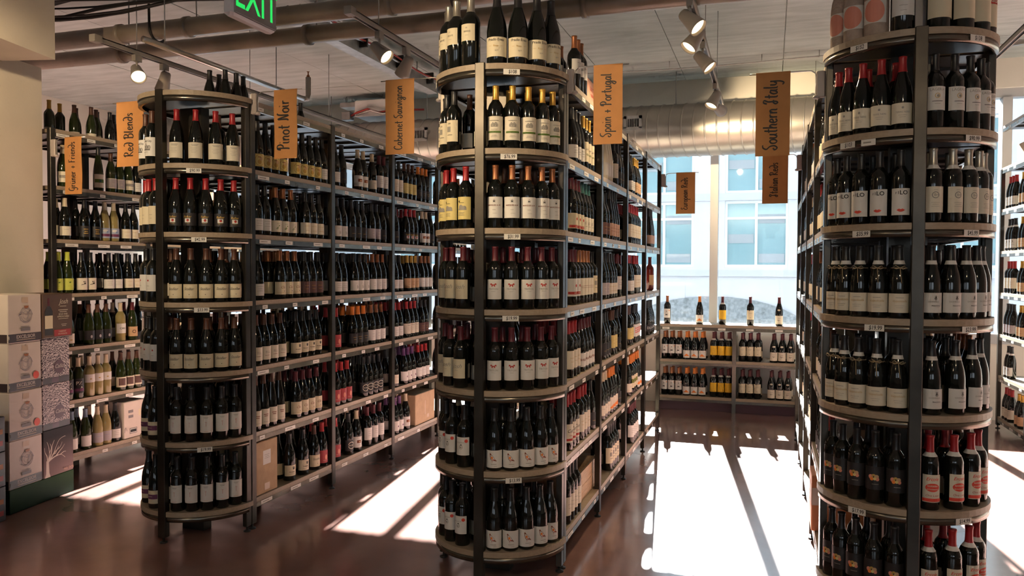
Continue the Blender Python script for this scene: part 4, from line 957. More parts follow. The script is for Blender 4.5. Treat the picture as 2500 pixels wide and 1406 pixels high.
# white wine rack along the far side
for _k, _x, _y in (('yellowcap', -5.225, 4.46), ('yellowcap', -5.23, 4.60), ('yellowcap', -5.27, 4.73), ('tallgreen', -5.20, 4.80), ('tallgreen', -5.29, 4.90), ('tallgreen', -5.14, 4.905), ('tallgreen', -5.19, 5.0), ('blackplain', -5.25, 5.07), ('blackplain', -5.17, 5.12), ('blackplain', -5.22, 5.21)):
    bottle(_k, _x, _y, LEV[0], 45, 'top of white wine rack', 'bottles in the white wine rack')
cell('W', 0, 1, [(.15, 2, 'landscape', .10), (.46, 1, 'stripe3'), (.58, 2, 'framed'), (.75, 1, 'landscape'), (.832, 1, 'wlow')], rears=0)
cell('W', 0, 2, [(.16, 1, 'creamcapw'), (.33, 2, 'goldprint', .10), (.515, 2, 'cloudy', .088), (.72, 2, 'wline')])
cell('W', 0, 3, [(.09, 2, 'lime', .088), (.30, 2, 'mark'), (.55, 2, 'wlow'), (.74, 2, 'wline')])
cell('W', 0, 4, [(.10, 2, 'swan'), (.36, 3, 'darkgrey'), (.66, 1, 'can'), (.78, 1, 'tanround')])
cell('W', 0, 5, [(.17, 2, 'pz', .09), (.36, 3, 'strawwhite'), (.66, 3, 'darkframe')])
cell('W', 0, 6, [(.20, 1, 'bluecap'), (.32, 1, 'bluecap'), (.43, 2, 'amber'), (.60, 1, 'wlow')])
# dim rows on the faces that only show through the gaps
CAPS_ = ['cap_black', 'cap_brown', 'cap_maroon', 'cap_black', 'cap_red', 'cap_copper', 'cap_cream', 'cap_black']
def fill_back(xface, sgn, y0, nb, levs, n, dens=.85):
    for b in range(nb):
        for k in levs:
            yy = y0 + b * BAY + .075
            while yy < y0 + (b + 1) * BAY - .07:
                m_ = random.randint(2, 4); cp = random.choice(CAPS_); sh = random.choice(['bordeaux', 'burgundy']); lb = random.choice(['lab_ivory', 'lab_white', 'lab_cream', 'lab_black'])
                for q in range(m_):
                    if yy > y0 + (b + 1) * BAY - .06: break
                    for d in range(n):
                        if random.random() < dens: rear(sh, xface - sgn * (.056 + .088 * d), yy, LEV[k], cp, lb, sgn * 90)
                    yy += .085
                yy += random.choice([.01, .04, .09])
fill_back(XL - RW, -1, Y0, 4, (2, 3, 4, 5, 6), 2, .8)
fill_back(XM - RW, -1, Y0, 4, (3, 4, 5, 6), 2, .75)
fill_back(XL, 1, Y0 + 3 * BAY, 1, (1, 2, 3, 4, 5), 1)
fill_back(XR, -1, Y0, 4, (1, 2, 3, 4, 5), 1, .9)
fill_back(XR + RW, 1, Y0, 4, (1, 2, 3, 4, 5), 1, .9)
fill_back(X4 - RW, -1, Y4, 2, (3, 4), 1, .7)
fill_back(X4, 1, Y4 + BAY, 1, (1, 2, 3, 4, 5, 6), 1, .9)
# pale rack beside the window
for k, key in ((1, None), (2, 'redwhite'), (3, 'emblem'), (4, 'redivory'), (5, 'greylab'), (6, 'emblem'), (7, 'redcream')):
    if key:
        for off in (.62, .54) if k not in (6,) else (.62,):
            pass
        bay_row(2.10, -1, 7.745, LEV5[k], [(.76, 1, key), (.67, 1, key), (.58, 1, key), (.36, 1, 'tan'), (.27, 1, 'tan')] if k != 6 else [(.72, 1, key), (.63, 1, key)], f'{SHN[k]} shelf, pale rack beside window', 'bottles on the pale rack', turn=24, rears=0)

# ------------------------------------------------------------------ low display shelf under the window
DX0, DX1, DY0 = -1.165, .330, 8.585
D = thing('window_display_shelf', 'low two-bay display shelf under the street window', 'display shelf', (DX0, DY0, 0))
def dpart(name, x0, x1, y0, y1, z0, z1, m, par=None): return MB().box(x0 - DX0, x1 - DX0, y0 - DY0, y1 - DY0, z0, z1, m).build(name, par or D)
for x in (DX0, -.366, DX1 - .04): dpart('post', x, x + .04, DY0, DY0 + .05, 0, .905, 'rail_metal')
for x0, x1 in ((DX0 + .04, -.366), (-.326, DX1 - .04)):
    for z in (.552, .158):
        so = dpart('shelf', x0, x1, DY0 + .008, YWIN - .04, z - .03, z, 'shelf_wood')
        dpart('rail', x0, x1, DY0 + .004, DY0 + .010, z - .058, z - .03, 'rail_metal', so)
    dpart('back_panel', x0, x1, YWIN - .05, YWIN - .035, .06, .80, 'back_panel')
    dpart('toe_kick', x0, x1, DY0 + .06, DY0 + .08, 0, .10, 'purple_disc')
tp = dpart('top_board', DX0, DX1, DY0 - .004, 8.93, .906, .936, 'shelf_wood')
dpart('rail', DX0, DX1, DY0 - .006, DY0 + .0, .870, .905, 'rail_metal', tp)
WKEYS = [('xm', -1.06), ('mountain', -.715), ('sunny', -.475), ('domaine', -.19), ('rhone', .10)]
for (k, x) in WKEYS:
    t = link('price_tag', _TAG[0], tp); t.location = (x - DX0, -.0062, .888)
    bottle(k, x, DY0 + .10, .936, random.uniform(-6, 6), 'alone on window display top', 'bottles on the window display')
for lev, z in (('upper', .552), ('lower', .158)):
    for k, x in (('xm', -1.085), ('mountain', -.845), ('sunny', -.560), ('domaine', -.265), ('rhone', .05)):
        p = .083 if k in ('mountain', 'rhone') else .0775
        for i in range(3):
            xx = x + i * p + (.0 if lev == 'upper' else (-.02 if k == 'rhone' else 0))
            if k == 'xm' and i == 0: xx += .004
            bottle(k, xx, DY0 + .075, z, random.uniform(-5, 5), f'{lev} shelf of window display', 'bottles on the window display')
            rear(PR[k][1], xx + .012, DY0 + .165, z, PR[k][3], PR[k][4][0], 0)

# ------------------------------------------------------------------ cartons, crates and other stock
def flat(fnplane):
    return fnplane
def carton(name, label, loc, rz, sx, sy, sz, m, cat='box', prints=None, group=None, bev=.004):
    """box resting at LOC (its centre on the floor plane); prints: {face: Print}, face '+x' or '-y'"""
    b = MB(); b.bbox(-sx / 2, sx / 2, -sy / 2, sy / 2, 0, sz, m, bev)
    o = b.build(name); o.location = loc; o.rotation_euler = (0, 0, rz); tag(o, label, cat, group)
    for f, p in (prints or {}).items():
        fn = (lambda s, t, l: (sx / 2 + .0006 + .0003 * l, s, t)) if f == '+x' else (lambda s, t, l: (s, -sy / 2 - .0006 - .0003 * l, t)) if f == '-y' else (lambda s, t, l: (-sx / 2 - .0006 - .0003 * l, -s, t))
        link('print', p.mesh('print', fn), o)
    return o
BR = math.radians(8.5)
BX, BY = -4.415, 3.575               # near floor corner of the pallet of cases
def bpos(u, v):                       # u along the face (away from camera), v into the stack
    return (BX - math.sin(BR) * u - math.cos(BR) * v, BY + math.cos(BR) * u - math.sin(BR) * v)
CW, CD, CH = .275, .25, .301
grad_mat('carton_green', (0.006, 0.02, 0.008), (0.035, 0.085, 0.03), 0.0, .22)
grad_mat('carton_dusk', (0.30, 0.22, 0.22), (0.035, 0.032, 0.036), 0.0, .26)
pattern_mat()
x, y = bpos(.275, CD / 2 + .0)
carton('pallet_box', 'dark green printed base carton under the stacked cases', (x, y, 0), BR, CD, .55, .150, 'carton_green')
def p_excel(sticker, torn=False):
    p = Print(); w = CW - .012
    p.R(0, .030, w, .052, 'carton_dark', 4); p.T('EXCELSIOR', .006, .036, .030, 'carton_white', 0, .012); p.L(.006, [.018], .15, 'tape', .004)
    p.R(.0, .265, .05, .034, 'tape', 1)
    for r_, q in ((.050, .003), (.040, .0025), (.026, .0022)): p.O(.006, .170, r_, r_ * 1.02, q, 'crest_grey', 22)
    p.S([(-.055, .165), (-.03, .19), (.01, .175), (.04, .20), (.06, .17)], .004, 'crest_grey'); p.S([(-.04, .14), (0, .128), (.035, .145)], .004, 'crest_grey'); p.S([(.015, .19), (.022, .165), (.012, .15)], .004, 'crest_grey')
    p.P([(-.012, .228), (.028, .228), (.020, .212), (-.004, .212)], 'crown_brown')
    p.R(.0, .082, .075, .020, 'barcode', 1); p.L(-.004, [.100], .07, 'crest_grey', .004)
    if sticker: p.E(.085, .085, .025, .025, 'sticker_red', 18)
    return p
def p_excel_side():
    p = Print(); p.R(0, .030, CD - .012, .052, 'carton_dark', 4); p.T('8', .13, .034, .03, 'carton_white'); return p
exd = ['at the bottom of the stack', 'second from the bottom with red sticker', 'third from the bottom with red sticker', 'on top of the stack']
for i in range(4):
    x, y = bpos(CW / 2 - .004, CD / 2 - .004 * (i % 2))
    carton('wine_case', 'white crested wine case ' + exd[i], (x, y, .150 + CH * i + .0005 * (i + 1)), BR + random.uniform(-.01, .01), CD, CW - .008, CH - .001, 'carton_white', 'box', {'+x': p_excel(i in (1, 2)), '-y': p_excel_side()}, 'stacked wine cases')
def p_tree():
    p = Print(); k = 'tree_cream'
    p.P([(-.125, .0), (-.075, .0), (-.086, .03), (-.088, .11), (-.112, .11), (-.112, .03)], k)
    for q, w_ in (([(-.10, .10), (-.105, .14), (-.122, .17), (-.125, .20)], .010), ([(-.10, .10), (-.085, .15), (-.09, .20), (-.105, .235)], .010), ([(-.097, .10), (-.07, .15), (-.06, .20), (-.04, .235)], .012),
                  ([(-.095, .10), (-.05, .145), (-.03, .18), (.0, .225), (.035, .24), (.06, .242)], .011), ([(-.06, .14), (-.02, .165), (.01, .18), (.03, .21)], .008), ([(-.095, .105), (-.04, .125), (.01, .128), (.03, .12), (.055, .10)], .011),
                  ([(-.03, .126), (.0, .15), (.03, .17), (.05, .19)], .008), ([(.01, .128), (.04, .14), (.062, .138)], .006), ([(-.085, .16), (-.07, .19), (-.08, .22)], .006), ([(-.05, .145), (-.03, .15), (-.005, .19)], .006)):
        p.S(q, [w_ * max(.25, 1 - i / 16) for i in range(30)], k)
    p.T('NO. DOS', .085, .022, .022, 'lab_peach', 0, .012)
    return p
def p_callia():
    p = Print(); p.R(0, .020, .235, .040, 'carton_dark', 4); p.R(-.01, .020, .06, .034, 'purple_disc', 1); p.E(.025, .105, .046, .046, 'purple_disc', 20); p.T('Callia', .025, .108, .036, 'carton_white', .35); return p
def p_josh():
    p = Print()
    p.P([(-.115, .02), (-.045, .02), (-.045, .175), (-.06, .20), (-.073, .21), (-.073, .262), (-.089, .262), (-.089, .21), (-.10, .20), (-.115, .175)], 'ink'); p.R(-.081, .235, .018, .05, 'cap_maroon', 1); p.R(-.08, .105, .068, .085, 'lab_cream', 1)
    p.R(.04, .030, .15, .042, 'carton_red', 2); p.T('CABERNET', .04, .038, .014, 'lab_cream'); p.T('SAUVIGNON', .04, .022, .014, 'lab_cream')
    p.T('Josh', .05, .235, .046, 'lab_cream', .35); p.L(.045, [.205], .06, 'lab_cream', .003); p.L(.045, [.180, .168], .085, 'lab_cream', .004); p.T('BOLD AND', .045, .152, .016, 'lab_cream', 0, .012); p.T('APPROACHABLE', .045, .136, .016, 'lab_cream', 0, .012, .9); p.L(.045, [.122], .09, 'lab_cream', .003); p.L(.05, [.085, .075], .05, 'lab_cream', .003)
    return p
u2 = CW + .137
x, y = bpos(u2, CD / 2); z = .1505
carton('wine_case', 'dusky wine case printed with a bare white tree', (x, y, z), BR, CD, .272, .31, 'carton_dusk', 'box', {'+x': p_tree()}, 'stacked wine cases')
z += .3105
for i in range(2):
    x, y = bpos(u2 - .010, CD / 2 + .004)
    carton('wine_case', ['lower swirl-patterned wine case with a round logo', 'upper swirl-patterned wine case with a round logo'][i], (x, y, z), BR, CD, .246, .2995, 'swirl_print', 'box', {'+x': p_callia()}, 'stacked wine cases')
    z += .30
x, y = bpos(u2 - .002, CD / 2 + .0)
carton('wine_case', 'brown wine case printed with a red wine bottle', (x, y, z), BR, CD + .01, .272, .290, 'carton_brown', 'box', {'+x': p_josh()}, 'stacked wine cases')
# second stack whose edge just shows at the left border
x, y = bpos(-.20, .10)
for i in range(3):
    carton('wine_case', ['red and black wine case low at the picture edge', 'red and black wine case in the middle at the picture edge', 'red and black wine case high at the picture edge'][i], (x, y, .21 * i + .0005 * i), BR, .30, .24, .209, 'carton_dark', 'box', {'+x': (lambda p: (p.R(0, .05, .2, .03, 'carton_red', 2), p.R(0, .12, .2, .03, 'carton_orange', 2), p)[-1])(Print())}, 'cases at the picture edge')
p = Print(); p.R(.0, .215, .075, .085, 'lab_white', 2); p.L(0, [.23, .22, .21], .05, 'pr_grey', .002); p.R(.0, .04, .05, .04, 'tape', 1)
carton('cardboard_box', 'brown cardboard box on the left rack bottom shelf', (XL - .145, Y0 + .165, LEV[6] + .001), 0, .26, .215, .318, 'cardboard', 'box', {'+x': p})
p = Print(); p.R(.06, .05, .04, .03, 'tape', 1); p.R(.0, .13, .015, .12, 'tape', 1)
carton('cardboard_box', 'plain tan box at the far end of left rack', (XL - .145, Y0 + 2 * BAY + .64, LEV[6] + .001), 0, .26, .40, .265, 'cardboard', 'box', {'+x': p})
p = Print(); p.R(-.045, .21, .05, .022, 'barcode', 1); p.R(-.045, .17, .05, .022, 'barcode', 1); p.R(.05, .19, .03, .05, 'lab_cream', 1); p.R(-.02, .055, .075, .042, 'ink', 1); p.R(-.02, .055, .068, .035, 'lab_white', 1); p.R(-.02, .055, .06, .022, 'ink', 1); p.S([(-.11, .05), (-.10, .09), (-.085, .06)], .003, 'barcode')
carton('wine_case', 'white shipping carton with barcodes on the white wine rack', (X4 - .145, Y4 + .765, LEV[6] + .001), 0, .26, .225, .29, 'carton_white', 'box', {'+x': p})
p = Print(); p.T('GUN STREET', .0, .092, .034, 'pr_red', 0, .0, .8); p.L(0, [.062, .054], .12, 'pr_red', .004); p.L(.0, [.025], .05, 'pr_red', .004)
carton('display_carton', 'salmon pink display carton on the middle rack top', (XM - .145, Y0 + .81, LEV[0] + .006), 0, .20, .34, .145, 'carton_pink', 'box', {'+x': p})
carton('wine_case', 'orange carton with white band low on the right rack', (XR + .125, Y0 + .60, LEV[6] + .001), 0, .27, .22, .29, 'carton_orange', 'box', {'-y': (lambda p: (p.R(0, .18, .265, .09, 'carton_white', 1), p)[-1])(Print()), '-x': (lambda p: (p.R(0, .18, .215, .09, 'carton_white', 1), p)[-1])(Print())})
carton('cork_box', 'small tan box on the pale rack beside the window', (2.10 + .12, 8.10, LEV5[1] + .001), 0, .20, .22, .16, 'cardboard', 'box')
carton('gift_box', 'tall white gift box at the middle of the right end shelf top', (XR + RW / 2 + .012, Y0 - .17, LEV[0] + .001), 0, .095, .095, .40, 'carton_white', 'box')
# open wooden crate on the middle rack's bottom shelf
K = thing('wooden_crate', 'open pale wooden wine crate on the middle rack', 'crate', (XM - .172, Y0 + .76, LEV[6] + .001))
def kpart(name, *a): return MB().box(*a, 'crate_wood').build(name, K)
kpart('end_board', -.125, .125, -.245, -.228, 0, .175); kpart('end_board', -.125, .125, .228, .245, 0, .175)
for x0 in (-.125, .11):
    kpart('side_board', x0, x0 + .015, -.228, .228, 0, .085); kpart('side_board', x0, x0 + .015, -.228, .228, .088, .172)
kpart('base_board', -.11, .11, -.228, .228, 0, .012)

# ------------------------------------------------------------------ hanging aisle signs
def aisle_sign(txt, label, xp, yp, ztop, x0, x1, h, ln, side):
    """bracket clamped to a post at (xp, yp); paper banner hangs from the rod between x0 and x1"""
    S = thing('aisle_sign', label, 'sign', (xp, yp, ztop))
    b = MB(); b.bbox(-.004 + (0 if side > 0 else -.034), .034 + (0 if side > 0 else -.034) , -.014, .014, -.125, -.005, 'clamp_plastic', .004); b.build('clamp', S)
    cx = side * .046; b = MB(); b.lathe([(.010, -.13), (.016, -.126), (.016, -.118), (.009, -.112)], 10, 'clamp_plastic', (cx * .8, 0, 0)); b.build('socket', S)
    xe = (x1 if side > 0 else x0) - xp + side * .03
    pts = [(cx * .8, 0, -.12), (cx * .8, 0, -.03), (cx * .8 + side * .006, 0, -.012), (cx * .8 + side * .022, 0, -.001), (cx * .8 + side * .045, 0, 0), (xe, 0, 0)]
    b = MB(); b.tube(pts, .0032, 'steel', 8); b.build('rod', S)
    # the banner curls a little and is folded over the rod
    vs = []; n = 8
    for j in range(n + 1):
        zz = -h * j / n
        for i in range(5):
            xx = x0 - xp + (x1 - x0) * i / 4
            vs.append((xx, -.0042 - .004 * math.sin(PI * i / 4) * (j / n) - .003 * math.sin(2.2 * PI * j / n), zz + .004))
    N = len(vs); vs += [(x_, y_ + .0012, z_) for x_, y_, z_ in vs]
    fs = []
    for j in range(n):
        for i in range(4):
            a = j * 5 + i; fs += [(a, a + 5, a + 6, a + 1), (N + a, N + a + 1, N + a + 6, N + a + 5)]
    bm_ = MB(); bm_.add(vs, fs, 'banner_paper', True)
    bm_.tube([(x0 - xp, 0, .0005), (x1 - xp, 0, .0005)], .0052, 'banner_paper', 10)
    ban = bm_.build('banner', S)
    p = hand_print(txt, ln); cxm = (x0 + x1) / 2 - xp; cz = -h * .5 + .0
    def fn(s, t, l):
        j = min(1, max(0, -(cz + s) / h)); i_ = ((cxm - t) - (x0 - xp)) / (x1 - x0)
        return (cxm - t, -.0042 - .004 * math.sin(PI * i_) * j - .003 * math.sin(2.2 * PI * j) - .0009, cz + s)
    link('lettering', p.mesh('lettering', fn), ban)
    return S
ya = Y0 + .02
aisle_sign('Red Blends', 'orange aisle sign reading Red Blends', XL - RW, ya, 2.535, -3.83, -3.622, .395, .27, -1)
aisle_sign('Pinot Noir', 'orange aisle sign reading Pinot Noir', XL, ya, 2.535, -2.697, -2.546, .390, .285, 1)
aisle_sign('Cabernet Sauvignon', 'orange aisle sign reading Cabernet Sauvignon', XM - RW, ya, 2.542, -1.99, -1.82, .402, .345, -1)
aisle_sign('Spain + Portugal', 'orange aisle sign reading Spain and Portugal', XM, ya, 2.535, -.842, -.697, .392, .315, 1)
aisle_sign('Southern Italy', 'orange aisle sign reading Southern Italy', XR, ya, 2.44, -.071, .080, .386, .325, -1)
aisle_sign('Italian Reds', 'rust aisle sign reading Italian Reds', XR, Y0 + 3 * BAY, 2.43, -.064, .128, .385, .27, -1)
aisle_sign('European Reds', 'rust aisle sign reading European Reds', XM, Y0 + 4 * BAY + .03, 2.425, -.842, -.667, .385, .30, 1)
aisle_sign('Grüner + Friends', 'rust aisle sign reading Gruner and Friends', X4, Y4 + .02, 2.42, -4.655, -4.505, .395, .34, 1)

# ------------------------------------------------------------------ ceiling services
def pipe_run(name, label, cat, pts, r, m, seg=14):
    b = MB(); b.tube(pts, r, m, seg); o = b.build(name); return tag(o, label, cat)
P1 = thing('sprinkler_main', 'large tan sprinkler main nearest the ceiling opening', 'pipe', (0, 4.62, 3.235))
MB().tube([(-8.3, 0, 0), (4.4, 0, 0)], .065, 'pipe_paint', 18).build('pipe', P1)
P2 = thing('sprinkler_main', 'second large tan pipe running behind the first main', 'pipe', (0, 4.98, 3.215))
MB().tube([(-8.3, 0, 0), (4.4, 0, 0)], .062, 'pipe_paint', 18).build('pipe', P2)
for P, xs_ in ((P1, (-4.55, -3.95, -2.35, -.4, 1.6)), (P2, (-4.9, -3.2, -1.15, 1.2))):
    for x in xs_:
        b = MB(); b.tube([(x - .018, 0, 0), (x + .018, 0, 0)], .074, 'pipe_paint', 18); co = b.build('coupling', P)
        b = MB(); b.tube([(x + .07, 0, .06), (x + .07, 0, CEIL - P.location.z)], .005, 'galv', 6); b.build('hanger_rod', P)
# U-shaped strap hangers
for x in (-4.22, -1.9):
    b = MB(); b.tube([(x, -.09, CEIL - 3.235)] + [(x, -.08 * math.cos(a), -.08 * math.sin(a)) for a in [PI * i / 10 for i in range(11)]] + [(x, .08, .06)], .009, 'cable_black', 7); b.build('strap', P1)
# branch pipe with an elbow and an upright sprinkler
S1 = thing('sprinkler_branch', 'bright grey branch pipe ending in an upright sprinkler', 'pipe', (-3.86, 4.1, 3.0))
MB().tube([(0, 0, 0), (-.02, 1.88, 0)], .021, 'steel', 12).build('pipe', S1)
MB().tube([(-.02, 1.86, 0), (-.02, 1.92, .01), (-.02, 1.935, .05), (-.02, 1.935, .20)], .023, 'lamp_shell', 12).build('elbow', S1)
MB().lathe([(.010, .20), (.016, .21), (.006, .225), (.006, .245), (.015, .25), (.0, .252)], 10, 'cap_copper', (-.02, 1.935, 0)).build('sprinkler_head', S1)
for yy in (.2, 1.45): MB().tube([(-.01, yy, .02), (-.01, yy, .56)], .004, 'galv', 6).build('hanger_rod', S1)
S2 = thing('sprinkler_branch', 'grey branch pipe with sprinkler above the right end shelf', 'pipe', (1.9, 6.2, 3.22))
MB().tube([(-.22, .55, 0), (.9, .30, 0)], .022, 'steel', 12).build('pipe', S2)
MB().tube([(-.12, .40, -.02), (-.12, .40, .13)], .020, 'lamp_shell', 12).build('riser', S2)
MB().lathe([(.012, .13), (.018, .14), (.006, .155), (.006, .175), (.016, .18), (0, .182)], 10, 'cap_copper', (-.12, .40, 0)).build('sprinkler_head', S2)
# cable bundle along the first main
CB = thing('cable_bundle', 'tangle of dark cables above the sprinkler main', 'cables', (0, 4.3, 3.40))
for i in range(12):
    yy = random.uniform(-.14, .14); zz = random.uniform(-.10, .08); ph = random.uniform(0, 6)
    pts = [(x, yy + .03 * math.sin(x * 1.7 + ph), zz + .035 * math.sin(x * 2.3 + ph)) for x in [-8.2 + .28 * q for q in range(25)]]
    MB().tube(pts, random.choice([.007, .009, .012]), 'cable_black', 6).build('cable', CB)
# steel channel with red-flagged conduit
CH_ = thing('steel_channel', 'grey steel channel with red conduit under the ceiling', 'channel', (-3.50, 5.2, 3.40))
cbm = MB(); cbm.box(-.03, .09, 0, 2.6, 0, .012, 'galv'); cbm.box(-.03, -.018, 0, 2.6, .012, .13, 'galv'); cbm.box(.078, .09, 0, 2.6, .012, .13, 'galv'); cbm.build('channel', CH_)
MB().tube([(.13, q, .09 + .012 * math.sin(q * 7)) for q in [.1 * i for i in range(27)]], .010, 'steel', 8).build('conduit', CH_)
MB().tube([(.15, q, .10 + .014 * math.sin(q * 5 + 1)) for q in [.1 * i for i in range(27)]], .009, 'cable_red', 8).build('red_cable', CH_)
for q in (.9, 1.6, 2.3): MB().box(-.035, .165, q, q + .02, .04, .15, 'cable_black').build('clip', CH_)
for q in (.3, 2.2): MB().tube([(.03, q, .10), (.03, q, .25)], .006, 'galv', 6).build('hanger_rod', CH_)
# fan coil and junction boxes by the window beam
FC = thing('fan_coil', 'white ceiling unit with junction boxes near the window', 'ceiling unit', (-4.73, 8.68, 3.36))
MB().bbox(-.10, .32, -.16, .20, 0, .20, 'white_paint', .01).build('casing', FC)
MB().bbox(-.34, -.12, -.10, .10, .14, .20, 'galv', .006).build('junction_box', FC); MB().bbox(-.30, -.18, -.13, -.02, -.02, .08, 'galv', .006).build('junction_box', FC)
MB().tube([(-.18, -.1, .03), (-.05, -.18, .05), (.1, -.2, .08), (.25, -.2, .03), (.45, -.15, .06), (.8, -.1, .05)], .012, 'cable_red', 8).build('red_conduit', FC)
MB().tube([(-.18, -.1, .01), (.0, -.19, .03), (.15, -.21, .06), (.3, -.2, .01), (.5, -.15, .03)], .012, 'steel', 8).build('conduit', FC)
for xx in (-.3, .2): MB().tube([(xx, 0, .2), (xx, 0, .29)], .004, 'galv', 6).build('hanger_rod', FC)
# spiral duct with grilles
DU = thing('spiral_duct', 'round galvanised spiral duct across the window head', 'duct', (0, 8.60, 3.014))
b = MB(); sg = 40; X = -8.4
while X < 1.1:
    for q in ([(.278, X), (.278, X + .104)], [(.278, X + .104), (.2855, X + .107), (.2855, X + .114), (.278, X + .12)]):
        vs = []; fs = []
        for r_, x in q:
            for i in range(sg + 1):
                a = 2 * PI * i / sg; vs.append((x + .05 * math.cos(a), r_ * math.cos(a), r_ * math.sin(a)))
        for k in range(len(q) - 1):
            for i in range(sg): fs.append((k * (sg + 1) + i, k * (sg + 1) + i + 1, (k + 1) * (sg + 1) + i + 1, (k + 1) * (sg + 1) + i))
        b.add(vs, fs, 'duct_steel', True)
    X += .12
b.build('duct', DU)
for gx in (-3.96, -1.49):
    g = MB(); a = math.radians(10)
    g.box(gx, gx + .19, -.298, -.275, -.02, .012, 'galv'); g.box(gx, gx + .19, -.298, -.275, .10, .13, 'galv'); g.box(gx, gx + .03, -.298, -.275, .0, .13, 'galv'); g.box(gx + .16, gx + .19, -.298, -.275, .0, .13, 'galv')
    go = g.build('grille', DU)
    MB().box(gx + .03, gx + .16, -.281, -.275, .01, .10, 'cable_black').build('grille_back', go)
    for q in range(6): MB().box(gx + .035 + q * .02, gx + .041 + q * .02, -.296, -.279, .012, .10, 'galv').build('grille_bar', go)
for x in (-5.2, -3.9, -2.2, -.98, .42): MB().tube([(x, 0, .28), (x, 0, CEIL - 3.014)], .0045, 'galv', 6).build('hanger_rod', DU)
# thin conduit across the ceiling by the window
CO = thing('ceiling_conduit', 'thin conduit strung across the ceiling near the window', 'conduit', (0, 8.17, 3.58))
MB().tube([(x, 0, .012 * math.sin(x * 2)) for x in [-4 + .25 * i for i in range(31)]], .006, 'galv', 6).build('conduit', CO)
for x in (-3.2, -1.0, -.1, .43): MB().tube([(x, 0, 0), (x, 0, .07)], .0045, 'galv', 6).build('hanger_rod', CO)
# ------------------------------------------------------------------ track lights
def track(label, x, y0, y1, z=3.0):
    T = thing('light_track', label, 'light track', (x, y0, z))
    b = MB(); b.box(-.018, -.010, 0, y1 - y0, -.0, .032, 'lamp_shell'); b.box(.010, .018, 0, y1 - y0, 0, .032, 'lamp_shell'); b.box(-.018, .018, 0, y1 - y0, .026, .034, 'lamp_shell'); b.build('rail', T)
    MB().box(-.010, .010, 0, y1 - y0, .006, .026, 'cable_black').build('slot', T)
    MB().box(-.024, .024, -.03, .03, -.006, .040, 'lamp_shell').build('end_cap', T)
    q = .35
    while q < y1 - y0:
        MB().tube([(0, q, .034), (0, q, CEIL - z)], .0032, 'galv', 6).build('hanger_wire', T); q += 1.25
    return T
track('track light rail above the Grüner sign side aisle'.replace('ü', 'u'), -4.20, 4.05, 8.1); track('track light rail above the left aisle', -2.33, 4.06, 8.1); track('track light rail above the middle aisle', -.43, 2.6, 7.4)
track('track light rail above the right aisle', 1.47, 2.6, 7.4)
track('track light rail behind the viewer', -2.6, -2.5, 1.2, 3.1); track('track light rail over the viewer', .6, -2.5, 1.2, 3.1)  # these rails are added out of view to carry the front lamps
def lamp(label, x, y, aim, lit=True, z=3.0, power=60.0, cone=75):
    """cup-shaped track head; AIM is the direction the mouth points"""
    L = thing('track_lamp', label, 'lamp', (x, y, z), group='track lamps')
    MB().box(-.016, .016, -.03, .03, -.045, -.001, 'lamp_shell').build('adapter', L)
    MB().tube([(0, 0, -.044), (0, 0, -.085)], .007, 'lamp_shell', 8).build('stem', L)
    q = Vector(aim).normalized().to_track_quat('Z', 'Y'); M = Matrix.Translation((0, 0, -.115)) @ q.to_matrix().to_4x4()
    def tr(mb):
        mb.v = [tuple(M @ Vector(v)) for v in mb.v]; return mb
    sh = tr(MB().lathe([(.0, -.062), (.028, -.060), (.034, -.050), (.037, -.02), (.048, .05), (.052, .078), (.048, .078), (.046, .060), (.0, .058)], 20, 'lamp_shell')).build('shade', L)
    tr(MB().lathe([(.0455, .0605), (.0, .0615)], 20, 'lamp_glow' if lit else 'exit_white', cap=False)).build('lens', sh)
    if lit:
        ld = bpy.data.lights.new('lamp_light', 'SPOT'); ld.energy = power; ld.spot_size = math.radians(cone); ld.spot_blend = .7; ld.shadow_soft_size = .025; ld.color = (1.0, .74, .45)
        lo = bpy.data.objects.new('lamp_light', ld); COL.objects.link(lo); lo.parent = L
        lo.matrix_local = M @ Matrix.Translation((0, 0, .075)) @ Matrix.Rotation(PI, 4, 'X')
    return L
lamp('lit track lamp glowing above the Red Blends sign', -4.2, 4.40, (.75, -.55, -.75), True, power=90)
lamp('unlit track lamp beside the glowing one', -4.2, 4.66, (-.45, .2, -.8), False)
lamp('lit track lamp near the Cabernet sign', -2.33, 4.42, (.75, -.1, -.65), True)
lamp('unlit track lamp farther along the left aisle rail', -2.33, 4.80, (-.55, .3, -.7), False)
lamp('lit track lamp hidden partly by the middle magnums', -2.33, 5.6, (.6, -.2, -.7), True)
lamp('first lit lamp on the middle aisle rail', -.43, 4.38, (.65, -.25, -.7), True)
lamp('second lamp on the middle aisle rail', -.43, 4.74, (-.5, -.3, -.75), True)
lamp('third lit lamp on the middle aisle rail', -.43, 5.25, (.6, -.15, -.7), True)
lamp('fourth lamp on the middle aisle rail', -.43, 6.45, (-.35, -.3, -.8), True)
lamp('last lamp lighting the spiral duct', -.43, 6.85, (.30, .9, -.13), True, power=260)
lamp('lamp above the left aisle front', -4.2, 6.2, (-.6, -.2, -.7), True, power=120)
for i, (x, y, a, pw, cn) in enumerate(((-2.6, .9, (1.3, 2.6, -.72), 300, 32), (-2.6, .3, (-.60, 3.2, -.85), 210, 34), (-2.6, -.5, (-2.1, 4.3, -.9), 420, 40), (-2.6, -1.2, (.2, .9, -.5), 60, 70), (.6, .8, (-1.9, 2.7, -1.3), 80, 44), (.6, -.4, (.0, .9, -.5), 60, 60))):  # unseen lamps added to front-light the end shelves and pier
    lamp(f'{ORD[i]} track lamp behind the viewer', x, y, a, True, 3.1, pw, cn)
track('track light rail in front of the plastered pier', -3.4, .6, 2.6, 3.1)
